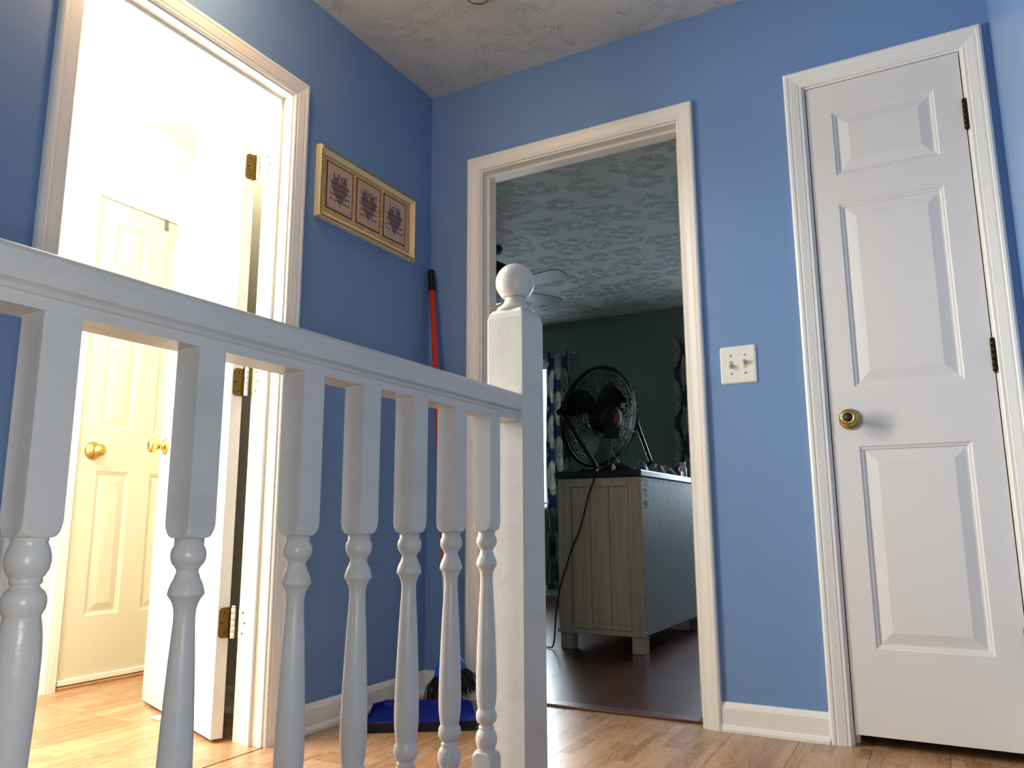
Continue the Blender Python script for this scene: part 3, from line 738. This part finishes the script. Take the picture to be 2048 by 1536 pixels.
# ------------------------------------------------------------------ framed print
pf = empty('framed_print', (0, -.4125, 1.79), label='framed LIVE LAUGH LOVE print with cream and gold frame', cat='picture')
def L(y, z): return (y+.4125, z-1.79)
FP = [(0, 0), (0, .020), (.003, .0235), (.009, .0255), (.011, .0215), (.016, .0200), (.022, .0165), (.0245, .0150), (.0245, 0)]
y0, y1, z0, z1 = -.688, -.137, 1.658, 1.917
def frame_piece(c0, c1, d0, d1):
    vs = []
    for c, d in ((c0, d0), (c1, d1)):
        for w_, h in FP: vs.append((h, *L(c[0]+d[0]*w_, c[1]+d[1]*w_)))
    n = len(FP); return MB().add(vs, [(i, (i+1) % n, n+(i+1) % n, n+i) for i in range(n)]+[tuple(range(n)), tuple(range(n, 2*n))])
C4 = [((y0, z0), (1, 1)), ((y1, z0), (-1, 1)), ((y1, z1), (-1, -1)), ((y0, z1), (1, -1))]
for i in range(4):
    a, b = C4[i], C4[(i+1) % 4]; frame_piece(a[0], b[0], a[1], b[1]).build('frame_rail', 'frame_cream', pf)
rp = MB()
def bead(yc, zc, horiz, k):
    t = .55 if k % 2 else -.55
    d = Vector((0, math.cos(t), math.sin(t))) if horiz else Vector((0, math.sin(t), math.cos(t)))
    yy, zz = L(yc, zc); c = Vector((.0245, yy, zz)); rp.tube([c-d*.0055, c-d*.003, c, c+d*.003, c+d*.0055], [.0008, .0026, .0034, .0026, .0008], 6)
k = 0
yy = y0+.012
while yy < y1-.01: bead(yy, z0+.006, True, k); bead(yy, z1-.006, True, k); yy += .0075; k += 1
zz = z0+.015
while zz < z1-.012: bead(y0+.006, zz, False, k); bead(y1-.006, zz, False, k); zz += .0075; k += 1
rp.build('rope_trim', 'frame_gold', pf, kind='stuff')
a, b = L(y0+.02, z0+.02), L(y1-.02, z1-.02); MB().box(.002, .0125, a[0], b[0], a[1], b[1]).build('mat_board', 'mat_board', pf)
PN = [(-.6465, -.5095, 1.703, 1.876), (-.4895, -.3525, 1.703, 1.876), (-.3325, -.195, 1.703, 1.876)]
def text(s, size, y, z, parent, mat, x=.0148, width=None):
    cu = bpy.data.curves.new('t', 'FONT'); cu.body = s; cu.size = size; cu.align_x = 'CENTER'; cu.extrude = .00015; cu.resolution_u = 3
    o = bpy.data.objects.new('t', cu); COL.objects.link(o); dg = bpy.context.evaluated_depsgraph_get(); me = bpy.data.meshes.new_from_object(o.evaluated_get(dg)); bpy.data.objects.remove(o); bpy.data.curves.remove(cu)
    xs = [v.co.x for v in me.vertices]; wd = max(xs)-min(xs); sc = min(1, width/wd) if width else 1
    if width and size > .015: sc = width/wd
    me.materials.clear(); me.materials.append(M[mat])
    me.transform(Matrix(((0, 0, 1, x), (sc, 0, 0, y), (0, 1, 0, z), (0, 0, 0, 1))))
    ob = bpy.data.objects.new('lettering', me); COL.objects.link(ob); ob.parent = parent; return ob
TX = [('LIVE', ('like every', 'moment is a', 'beautiful gift', 'from God'), -.578, .070), ('LAUGH', ('~till the sound', 'of it fills', 'the heavens', 'with joy'), -.421, .088), ('LOVE', ('without reason', 'or thought...', 'but because', 'you are loved'), -.2625, .064)]
for i, (pa, pb, qa, qb) in enumerate(PN):
    a, b = L(pa, qa), L(pb, qb); bd = .0045
    cardp = MB().box(.0123, .0138, a[0], b[0], a[1], b[1]).build('print_border', 'print_border', pf)
    pp = MB().box(.0136, .0144, a[0]+bd, b[0]-bd, a[1]+bd, b[1]-bd).build('print_panel', 'parchment', pf)
    cy, cz = (a[0]+b[0])/2, (a[1]+b[1])/2-.004
    hp = []
    for k in range(48):
        t = 2*PI*k/48; hp.append((cy+.0026*16*math.sin(t)**3+.001*math.sin(9*t), cz+.0036*(13*math.cos(t)-5*math.cos(2*t)-2*math.cos(3*t)-math.cos(4*t))*1.03+.001*math.sin(7*t)))
    n = len(hp); MB().add([(.0143, *q) for q in hp]+[(.01465, *q) for q in hp], [tuple(range(n)), tuple(range(n, 2*n))]+[(j, (j+1) % n, n+(j+1) % n, n+j) for j in range(n)]).build('heart_motif', 'heart', pp)
    wd, lines, yc, ww = TX[i]; yl, zl = L(yc, 1.822)
    text(wd, .031, yl, zl, pp, 'ink', width=ww)
    for j, s in enumerate(lines): text(s, .0165, yl, zl-.0215-.0205*j, pp, 'ink_brown', width=.098)

# ------------------------------------------------------------------ light switch
sw = empty('light_switch', (1.2325, 0, 1.139), label='white double toggle light switch plate between the two doors', cat='light switch')
pts = []; hw, hh, r = .0585, .0625, .008
for cx, cz, a0 in ((hw-r, hh-r, 0), (-hw+r, hh-r, 90), (-hw+r, -hh+r, 180), (hw-r, -hh+r, 270)):
    for k in range(6): a = math.radians(a0+18*k); pts.append((cx+r*math.cos(a), cz+r*math.sin(a)))
n = len(pts); vs = []
for sc, dep in ((1, 0), (1, .0018), (.975, .0042), (.93, .0058), (.86, .0064)): vs += [(x*sc, -dep, z*sc) for x, z in pts]
MB().add(vs, [tuple(range(n)), tuple(4*n+i for i in range(n))]+[(q*n+i, q*n+(i+1) % n, (q+1)*n+(i+1) % n, (q+1)*n+i) for q in range(4) for i in range(n)], False).build('plate', 'plate', sw)
for x, up in ((-.0225, -1), (.0225, 1)):
    MB().bbox(x-.0055, x+.0055, -.0078, -.0055, -.0125, .0125, .0008).build('toggle_slot', 'almond', sw)
    tg = MB().bbox(-.004, .004, -.020, .002, -.0045, .0045, .0012).build('toggle', 'almond', sw)
    tg.location = (x, -.005, .001); tg.rotation_euler = (math.radians(-28*up), 0, 0)
    for z in (.0302, -.0302): MB().lathe([(.0005, 0), (.0034, 0), (.0030, .0012), (.0005, .0014)], 12, (x, -.0062, z), (0, -1, 0)).build('screw', 'steel', sw)

# ------------------------------------------------------------------ smoke detector
sd = empty('smoke_detector', (.535, -.505, H), label='round off-white smoke detector on the hall ceiling', cat='smoke detector')
MB().lathe([(.001, 0), (.067, 0), (.068, -.004), (.066, -.012), (.060, -.020), (.045, -.027), (.038, -.028), (.001, -.028)], 40, smooth=True).build('housing', 'smoke', sd)
MB().lathe([(.001, -.0275), (.034, -.0275), (.034, -.031), (.030, -.034), (.001, -.035)], 32).build('test_button', 'smoke', sd)
MB().ring((0, 0, -.0283), (0, 0, 1), .041, .0018, 32).build('vent_ring', 'screw', sd)
MB().bbox(.006, .018, -.052, -.047, -.0275, -.0235, .001).build('indicator_slot', 'black_plastic', sd)

# ------------------------------------------------------------------ lamps of the place
hl = empty('ceiling_lamp', (.26, -1.32, H), label='warm flush ceiling lamp above the hall, out of view', cat='ceiling lamp')
MB().lathe([(.001, 0), (.15, 0), (.15, -.015), (.14, -.02), (.001, -.02)], 36).build('canopy', 'brass', hl)
MB().lathe([(.135, -.0205), (.13, -.05), (.11, -.075), (.07, -.093), (.001, -.10)], 36).build('glass_shade', 'globe_warm', hl)
ll = bpy.data.lights.new('hall_lamp_bulb', 'POINT'); ll.energy = 8; ll.color = (1.0, .66, .36); ll.shadow_soft_size = .06
lo = bpy.data.objects.new('hall_lamp_bulb', ll); COL.objects.link(lo); lo.location = (.26, -1.32, H-.17)
bl = empty('ceiling_lamp', (-.70, -1.62, H), label='white globe ceiling lamp inside the bright room, out of view', cat='ceiling lamp')
MB().lathe([(.001, 0), (.11, 0), (.11, -.015), (.10, -.02), (.001, -.02)], 36).build('canopy', 'plate', bl)
MB().lathe([(.095, -.0205), (.115, -.05), (.12, -.08), (.11, -.11), (.08, -.135), (.04, -.15), (.001, -.153)], 36).build('glass_globe', 'globe_cool', bl)
l2 = bpy.data.lights.new('bathroom_lamp_bulb', 'POINT'); l2.energy = 52; l2.color = (1.0, .975, .94); l2.shadow_soft_size = .09
lo2 = bpy.data.objects.new('bathroom_lamp_bulb', l2); COL.objects.link(lo2); lo2.location = (-.70, -1.62, H-.26)

# ------------------------------------------------------------------ broom and dustpan
A = Vector((.022, -.024, 1.655)); B = Vector((.220, -.165, .175)); D = (B-A).normalized(); LN = (B-A).length
bm_ = empty('broom', (B.x, B.y, 0), label='broom with orange handle and blue head leaning in the wall corner', cat='broom')
O = Vector((B.x, B.y, 0)); q = lambda t: A+D*(LN*t)-O
MB().tube([q(.045), q(.8), q(.995)], .0118, 16).build('handle', 'orange', bm_, label='glossy orange handle')
MB().tube([q(-.002), q(.001), q(.004), q(.062)], [.006, .0125, .0135, .0135], 16).build('grip_cap', 'black_plastic', bm_, label='black end cap')
MB().tube([q(.80), q(.912)], .0121, 16).build('handle_sticker', 'sticker', bm_, label='white sticker on the handle')
# head: flared blue block
hv = []; hd = Vector((.93, .37, 0)).normalized(); hp_ = Vector((-.37, .93, 0)); c0 = B-O
rows = [(.015, .015, .045, -.004), (.019, .017, .02, -.002), (.034, .020, -.002, .0), (.048, .021, -.025, .002), (.056, .021, -.050, .004), (.055, .020, -.058, .004)]
N = 20
for hx, hy, dz, sh in rows:
    for k in range(N):
        a = 2*PI*k/N; ex = math.copysign(abs(math.cos(a))**.6, math.cos(a)); ey = math.copysign(abs(math.sin(a))**.6, math.sin(a))
        hv.append(c0+hd*(hx*ex+sh)+hp_*(hy*ey)+Vector((0, 0, dz+.018*(hx*ex)/.07*(.0 if dz > 0 else 1))))
fs = [(i*N+k, i*N+(k+1) % N, (i+1)*N+(k+1) % N, (i+1)*N+k) for i in range(len(rows)-1) for k in range(N)]+[tuple(range(N)), tuple((len(rows)-1)*N+k for k in range(N))]
MB().add(hv, fs, True).build('broom_head', 'blue_plastic', bm_, label='bright blue plastic head')
rb = random.Random(4); bb = MB()
for i in range(420):
    u = rb.uniform(-1, 1); v = rb.uniform(-1, 1)
    st_ = c0+hd*(.052*u+.004)+hp_*(.016*v)+Vector((0, 0, -.052+.014*u))
    tipz = .012+rb.random()*.02+max(0, u)*.05-c0.z*0
    en = c0+hd*(.088*u+.012+rb.gauss(0, .010))+hp_*(.045*v+rb.gauss(0, .008)); en.z = tipz
    md = (st_+en)/2+hd*(.012*u)+Vector((0, 0, .006))
    bb.tube([st_, md, en], [.0011, .0009, .0007], 4)
bb.build('bristles', 'bristle', bm_, kind='stuff', label='black splayed bristles')
dp = empty('dustpan', (.31, -.455, 0), math.radians(33.5), label='dark blue plastic dustpan lying under the broom', cat='dustpan')
mm = MB(); w2 = .172
out = [(-w2, 0), (w2, 0), (w2-.012, .15), (w2-.05, .185), (-w2+.05, .185), (-w2+.012, .15)]
zf = lambda y: .033+.04*y
n = len(out); vs = [(x, y, zf(y)) for x, y in out]+[(x, y, zf(y)-.004) for x, y in out]
mm.add(vs, [tuple(range(n)), tuple(range(n, 2*n))]+[(i, (i+1) % n, n+(i+1) % n, n+i) for i in range(n)])
pn = mm.build('pan', 'pan_blue', dp)
for a, b in ((1, 2), (2, 3), (3, 4), (4, 5), (5, 0)):
    (ax_, ay_), (bx_, by_) = out[a], out[b]; d = Vector((bx_-ax_, by_-ay_, 0)).normalized(); nn = Vector((-d.y, d.x, 0))*.003
    ha = .004 if ay_ == 0 else .016; hb = .004 if by_ == 0 else .016
    vs = [(ax_, ay_, zf(ay_)-.004), (bx_, by_, zf(by_)-.004), (bx_, by_, zf(by_)+hb), (ax_, ay_, zf(ay_)+ha)]
    vs += [(x+nn.x, y+nn.y, z) for x, y, z in vs]
    MB().add(vs, [(0, 1, 2, 3), (4, 5, 6, 7), (0, 1, 5, 4), (1, 2, 6, 5), (2, 3, 7, 6), (3, 0, 4, 7)]).build('side_wall', 'pan_blue', dp)
for x in (-.10, .0, .10): MB().tube([(x, .03, zf(.03)+.0005), (x, .13, zf(.13)+.0005)], .0022, 6).build('rib', 'pan_blue', dp)
MB().box(-w2+.004, w2-.004, .002, .010, .0, .0285).build('pan_shade_strip', 'black_plastic', dp, label='black strip standing in for the shade under the raised pan')  # black strip puts the shade under the raised pan into colour
MB().bbox(-.13, -.09, .172, .225, .024, .052, .006).build('handle_socket', 'pan_blue', dp)
MB().prism([(w2-.02, .012), (w2+.004, .004), (w2+.035, .03), (w2+.03, .05), (w2-.02, .09)], .014, .026).build('wing', 'pan_blue', dp)

# ------------------------------------------------------------------ card under the open door
cd_ = MB(); cd_.add([(-.05, -.035, .001), (.09, -.035, .001), (.09, .045, .001), (-.05, .045, .001), (-.05, -.035, .004), (.09, -.035, .012), (.09, .045, .012), (-.05, .045, .004)], [(0, 3, 2, 1), (4, 5, 6, 7), (0, 1, 5, 4), (1, 2, 6, 5), (2, 3, 7, 6), (3, 0, 4, 7)])
ck = empty('folded_card', (-.535, -.705, 0), math.radians(-8), label='small folded card wedged under the open white door', cat='card')
cd_.build('card', 'paper', ck)
for i in range(3): MB().box(-.005+i*.013, .004+i*.013, -.01, .015, .0062+i*.0007, .0078+i*.0007).build('print_mark', 'greytext', ck)

# ------------------------------------------------------------------ dresser
ds = empty('dresser', (.235, 1.72, 0), label='whitewashed dresser with a black top standing in the bedroom', cat='dresser')
DX0, DX1, DY0, DY1 = .005, .464, 1.19, 2.25
bx = lambda a, b, c, d, e, f, r=.0025: MB().bbox(a-.235, b-.235, c-1.72, d-1.72, e, f, r)
bx(DX0-.012, DX1+.008, DY0-.012, DY1+.012, .857, .893, .006).build('top', 'black_gloss', ds, label='black glossy top')
bx(DX0+.01, DX1-.008, DY0+.016, DY1-.016, .085, .857).build('carcass', 'dresser', ds)
for yy, s in ((DY0, 1), (DY1, -1)):
    y_a, y_b = sorted((yy, yy+s*.020)); y_c, y_d = sorted((yy+s*.008, yy+s*.018)); y_e, y_f = sorted((yy-s*.006, yy+s*.02))
    bx(DX0, DX0+.026, y_a, y_b, .085, .857).build('front_stile', 'dresser', ds)
    bx(DX0+.027, DX0+.074, y_a, y_b, .085, .857).build('stile', 'dresser', ds)
    bx(DX1-.068, DX1, y_a, y_b, .085, .857).build('stile', 'dresser', ds)
    bx(DX0+.075, DX1-.069, y_a, y_b, .812, .857).build('rail', 'dresser', ds)
    bx(DX0+.075, DX1-.069, y_a, y_b, .105, .130).build('rail', 'dresser', ds)
    bx(DX0-.008, DX1+.004, y_e, y_f, .080, .104, .003).build('base_moulding', 'dresser', ds)
    wj = (DX1-.069-DX0-.075)/3
    for k in range(3): bx(DX0+.075+k*wj+.0022, DX0+.075+(k+1)*wj-.0022, y_c, y_d, .130, .812).build('plank', 'dresser', ds)
bx(DX1-.006, DX1+.001, DY0+.004, DY1-.004, .085, .856, .001).build('back_panel', 'backboard', ds, label='grey hardboard back with staples')
for x in (DX0+.004, DX1-.072):
    for y in (DY0+.006, DY1-.072): bx(x, x+.066, y, y+.066, 0, .082).build('leg', 'dresser', ds)
for r_i, (za, zb) in enumerate(((.11, .34), (.35, .59), (.60, .84))):
    for ya, yb in ((DY0+.03, 1.715), (1.725, DY1-.03)):
        dr = bx(DX0-.006, DX0+.012, ya, yb, za, zb).build('drawer', 'dresser', ds)
        MB().lathe([(.006, 0), (.006, .012), (.014, .020), (.014, .026), (.001, .030)], 14, (DX0-.005-.235, (ya+yb)/2-1.72, (za+zb)/2), (-1, 0, 0)).build('knob', 'bronze', dr)
nm = MB().lathe([(.0005, 0), (.0042, 0), (.0042, .0012), (.0005, .0016)], 8, (0, 0, 0), (1, 0, 0)).mesh('staple'); nm.materials.append(M['screw'])
NL = [(1.379, .744), (1.634, .741), (1.829, .74), (1.488, .618), (1.708, .617), (1.303, .495), (1.831, .491), (1.7, .361), (1.833, .242), (1.306, .245), (1.204, .701), (1.211, .551), (1.21, .401), (1.206, .255), (2.0, .7), (2.02, .5), (1.95, .35)]
NL += [(1.21, .838), (1.29, .842), (1.39, .842), (1.47, .842), (1.56, .842), (1.66, .842), (1.76, .842), (1.9, .842)]+[(1.20+.10*i, .098) for i in range(9)]
for y, z in NL: inst(nm, 'staple', ds, (DX1+.001-.235, y-1.72, z))
for (ya, yb, za, zb, mt) in ((1.219, 1.302, .812, .852, 'label_paper'), (1.219, 1.302, .750, .808, 'label_paper'), (1.222, 1.296, .698, .748, 'label_paper')):
    lb = MB().box(DX1+.0008-.235, DX1+.0014-.235, ya-1.72, yb-1.72, za, zb).build('label', mt, ds, label='printed paper label')
    if zb > .85:
        for k in range(4): MB().box(DX1+.0013-.235, DX1+.0017-.235, ya+.012+.004*(k % 2)-1.72, yb-.012-1.72, zb-.010-.009*k, zb-.0065-.009*k).build('print_line', 'greytext', lb)
    elif zb > .8:
        for k in range(9): MB().box(DX1+.0013-.235, DX1+.0017-.235, ya+.012+.0065*k-1.72, ya+.0155+.0065*k-1.72, .783, .798).build('print_bar', 'greytext', lb)
        MB().box(DX1+.0013-.235, DX1+.0017-.235, ya+.030-1.72, ya+.058-1.72, .757, .775).build('print_block', 'greytext', lb)
    else:
        for k in range(9): MB().box(DX1+.0013-.235, DX1+.0017-.235, ya+.008+.0065*k-1.72, ya+.0125+.0065*k-1.72, .712, .737).build('print_bar', 'greytext', lb)
        MB().box(DX1+.0013-.235, DX1+.0017-.235, ya+.012-1.72, yb-.012-1.72, .702, .707).build('print_line', 'greytext', lb)

# ------------------------------------------------------------------ black floor fan on the dresser
FC = Vector((.105, 1.56, 1.226)); FN = Vector((-.909, .373, .25)).normalized(); FR = .283
AXP = Vector((.38, .925, 0)).normalized(); UPV = AXP.cross(FN).normalized()
if UPV.z < 0: UPV = -UPV
ff = empty('floor_fan', (FC.x, FC.y, .893), label='black high-velocity wire fan standing on the dresser', cat='fan')
FO = Vector((FC.x, FC.y, .893)); K = lambda p: Vector(p)-FO
def fp(r, a, h): return K(FC+(AXP*math.cos(a)+UPV*math.sin(a))*r+FN*h)
for nm_, sgn in (('rear_grille', -1), ('front_grille', 1)):
    g = MB(); nr = 25
    for i in range(nr):
        r = .055+(FR-.055)*i/(nr-1); hgt = sgn*(.085-.055*max(0, (r/FR-.55)/.45)**2)
        if i == nr-1: hgt = sgn*.012
        g.tube([fp(r, 2*PI*j/44, hgt) for j in range(44)], .0017 if i < nr-1 else .004, 4, True)
    for j in range(12):
        a = 2*PI*j/12+.1; g.tube([fp(.045, a, sgn*.087), fp(FR*.55, a+.10, sgn*.087), fp(FR*.8, a+.16, sgn*.070), fp(FR*.94, a+.19, sgn*.048), fp(FR, a+.2, sgn*.012)], .0020, 4)
    g.build(nm_, 'black_metal', ff)
g = MB(); g.tube([fp(FR+.002, 2*PI*j/60, 0) for j in range(60)], .012, 8, True); g.build('rim', 'black_metal', ff)
mt = MB()
def flathe(prof, mat, name, n=28, centre=(0, 0)):
    c = FC+AXP*centre[0]+UPV*centre[1]
    return MB().lathe(prof, n, K(c), -FN).build(name, mat, ff)
flathe([(.03, -.03), (.080, -.025), (.088, .0), (.088, .075), (.080, .098), (.050, .108), (.001, .110)], 'black_plastic', 'motor_housing')
flathe([(.001, -.07), (.045, -.065), (.05, -.03), (.001, -.028)], 'black_plastic', 'blade_hub')
for b_ in range(3):
    a0 = .5+2*PI*b_/3; vs = []; nr, na = 7, 9
    for i in range(nr):
        r = .05+(FR-.075)*i/(nr-1)*.93; half = .25+.34*math.sin(PI*min(1, .25+.75*i/(nr-1)))
        for j in range(na):
            t = -1+2*j/(na-1); vs.append(fp(r, a0+half*t+.25*i/(nr-1), .035*t+.05))
    n = len(vs); vs += [v+FN*.002 for v in vs]
    fs = [(i*na+j, i*na+j+1, (i+1)*na+j+1, (i+1)*na+j) for i in range(nr-1) for j in range(na-1)]; fs += [tuple(x+n for x in f) for f in fs]
    MB().add(vs, fs, True).build('blade', 'blade_black', ff)
lb = MB(); c = FC-FN*.1105
def quad(cx, cy, w_, h_, ang=0):
    vs = []
    for dz in (0, -.0012):
        for sx, sy in ((-1, -1), (1, -1), (1, 1), (-1, 1)):
            x, y = sx*w_/2, sy*h_/2; x, y = x*math.cos(ang)-y*math.sin(ang), x*math.sin(ang)+y*math.cos(ang)
            vs.append(K(c+AXP*(cx+x)+UPV*(cy+y)+FN*dz))
    return MB().add(vs, [(0, 1, 2, 3), (4, 5, 6, 7), (0, 1, 5, 4), (1, 2, 6, 5), (2, 3, 7, 6), (3, 0, 4, 7)])
quad(.012, .012, .020, .050).build('warning_label', 'red_label', ff, label='red warning label')
MB().add([v for v in quad(.055, .085, .034, .030).v], [(0, 1, 2, 3), (4, 5, 6, 7), (0, 1, 5, 4), (1, 2, 6, 5), (2, 3, 7, 6), (3, 0, 4, 7)]).build('rating_label', 'grey_label', ff, label='grey rating label')
bp_ = quad(.0, -.075, .12, .065); bp_.build('capacitor_box', 'black_plastic', ff)
PL, PR = FC-AXP*(FR+.02), FC+AXP*(FR+.02)
FL = Vector((.222, 1.225, .905)); FRt = Vector((.382, 1.62, .950))
fwd = Vector((-.92, .378, 0))
def bent(Pv, Ft):
    d = (Ft-Pv); return [Pv+Vector((0, 0, .01)), Pv+d*.3, Pv+d*.75, Ft-d.normalized()*.035, Ft-d.normalized()*.008+Vector((0, 0, .006)), Ft+fwd*.03+Vector((0, 0, -.004)), Ft+fwd*.09+Vector((0, 0, .905-Ft.z))]
for Pv, Ft in ((PL, FL), (PR, FRt)):
    MB().tube([K(p) for p in bent(Pv, Ft)], .0115, 12).build('stand_leg', 'black_metal', ff)
    ax = (Pv-FC).normalized(); MB().lathe([(.006, -.03), (.006, 0), (.017, .001), (.018, .016), (.012, .022), (.001, .023)], 14, K(Pv), ax).build('tilt_knob', 'black_plastic', ff)
e1, e2 = FL+fwd*.08, FRt+fwd*.08; e1.z = e2.z = .905
MB().tube([K(e1), K(e1+fwd*.05), K((e1+e2)/2+fwd*.07), K(e2+fwd*.05), K(e2)], .0115, 12).build('base_bar', 'black_metal', ff)
CP = [FC-FN*.105-UPV*.08, FC-FN*.125-UPV*.17, Vector((.285, 1.36, .95)), Vector((.24, 1.25, .905)), Vector((.23, 1.19, .902)), Vector((.229, 1.171, .884)), (.217, 1.170, .833), (.190, 1.173, .775), (.168, 1.175, .70), (.134, 1.175, .593), (.092, 1.175, .504), (.059, 1.173, .416), (.023, 1.165, .302), (.002, 1.155, .165), (-.01, 1.15, .03), (-.05, 1.16, .006), (-.25, 1.3, .006)]
sm2 = []
CPv = [Vector(p) for p in CP]
for i in range(len(CPv)-1):
    p0, p1, p2, p3 = CPv[max(i-1, 0)], CPv[i], CPv[i+1], CPv[min(i+2, len(CPv)-1)]
    for k in range(5):
        t = k/5; sm2.append(.5*((2*p1)+(p2-p0)*t+(2*p0-5*p1+4*p2-p3)*t*t+(3*p1-p0-3*p2+p3)*t**3))
sm2.append(CPv[-1])
MB().tube([K(p) for p in sm2], .0042, 8).build('power_cord', 'black_plastic', ff, label='black power cord hanging down the dresser side')

# ------------------------------------------------------------------ things lying on the dresser
def heap(name, c, sx, sy, sz, mat, seed, label, rz=0):
    rnd = random.Random(seed); ph = [rnd.random()*6 for _ in range(6)]; nu, nv = 36, 12; vs = [(0, 0, 0)]; fs = []
    for i in range(1, nv+1):
        q = i/nv
        for k in range(nu):
            a = 2*PI*k/nu; w_ = 1+.16*math.sin(3*a+ph[0])+.10*math.sin(7*a+ph[1])
            r = q*w_; fold = .25*math.sin(5*a+9*q+ph[2])+.16*math.sin(11*a-6*q+ph[3])
            z = sz*max(0, (1-q**2.2))*(1+.6*fold)+ (.004 if i < nv else 0)
            vs.append((r*sx*math.cos(a), r*sy*math.sin(a), z))
    vs[0] = (0, 0, sz)
    fs += [(0, 1+k, 1+(k+1) % nu) for k in range(nu)]
    fs += [(1+(i*nu)+k, 1+(i*nu)+(k+1) % nu, 1+(i+1)*nu+(k+1) % nu, 1+(i+1)*nu+k) for i in range(nv-1) for k in range(nu)]
    fs.append(tuple(1+(nv-1)*nu+k for k in range(nu)))
    o = MB().add(vs, fs, True).build(name, mat, label=label, cat='clothes'); o.location = c; o.rotation_euler = (0, 0, rz); return o
ZT = .8935
heap('crumpled_garment', (.36, 1.80, ZT), .085, .20, .055, 'cloth_navy', 2, 'dark navy garment heaped on the dresser near the jamb')
heap('crumpled_cloth', (.27, 1.36, ZT), .085, .055, .042, 'cloth_black', 5, 'black cloth heaped on the dresser between the fan legs', .5)
heap('rolled_cloth', (.385, 1.43, ZT), .035, .055, .050, 'cloth_slate', 8, 'slate blue cloth bundle beside the right fan leg', .2)
sv = MB().lathe([(.001, 0), (.012, 0), (.013, .004), (.011, .022), (.006, .028), (.006, .036), (.001, .037)], 14).build('small_bottle', 'steel', label='small shiny silver bottle on the dresser top', cat='bottle'); sv.location = (.295, 1.255, ZT)
rbx = MB().bbox(-.02, .02, -.03, .03, 0, .032, .002).build('red_box', 'red_label', label='small dark red box at the dresser back edge', cat='box'); rbx.location = (.425, 1.985, ZT)
cup = MB().lathe([(.001, 0), (.022, 0), (.023, .003), (.023, .055), (.016, .064), (.016, .078), (.018, .079), (.018, .092), (.001, .093)], 20).build('clear_bottle', 'bottle', label='pale plastic bottle on the dresser beside the right jamb', cat='bottle'); cup.location = (.425, 2.07, ZT)

# ------------------------------------------------------------------ ceiling fan
cf = empty('ceiling_fan', (-.70, 1.72, H), label='dark ceiling fan with blades seen past the newel ball', cat='ceiling fan')
MB().lathe([(.001, 0), (.065, 0), (.066, -.02), (.05, -.045), (.02, -.05), (.014, -.055), (.014, -.10), (.001, -.10)], 28).build('canopy', 'black_plastic', cf)
MB().lathe([(.001, -.098), (.05, -.105), (.095, -.130), (.12, -.17), (.12, -.245), (.10, -.275), (.06, -.285), (.001, -.287)], 32).build('motor_housing', 'black_plastic', cf)
MB().lathe([(.001, -.286), (.05, -.288), (.075, -.31), (.085, -.345), (.07, -.375), (.03, -.39), (.001, -.392)], 28).build('light_bowl', 'bottle', cf)
bl_ = MB(); vs = []
prof = [(.20, .048), (.24, .056), (.35, .064), (.44, .070), (.51, .070), (.55, .056), (.565, .022)]
for x, h in prof: vs += [(x, -h, .010*(h/.068)), (x, h, -.010*(h/.068))]
n = len(vs); vs += [(x, y, z-.006) for x, y, z in vs]
fs = [(2*i, 2*i+1, 2*i+3, 2*i+2) for i in range(len(prof)-1)]; fs += [tuple(x+n for x in f) for f in fs]
fs += [(2*i, 2*i+2, 2*i+2+n, 2*i+n) for i in range(len(prof)-1)]+[(2*i+1, 2*i+3, 2*i+3+n, 2*i+1+n) for i in range(len(prof)-1)]+[(0, 1, 1+n, n), (n-2, n-1, 2*n-1, 2*n-2)]
bl_.add(vs, fs); bme2 = bl_.mesh('blade'); bme2.materials.append(M['fanblade'])
arm = MB().bbox(.10, .25, -.018, .018, -.004, .004, .002).mesh('blade_arm'); arm.materials.append(M['black_metal'])
for k in range(5):
    a = math.radians(-8+72*k)
    b1 = inst(bme2, 'blade', cf, (0, 0, -.285), (0, 0, a)); inst(arm, 'blade_arm', cf, (0, 0, -.285), (0, 0, a))
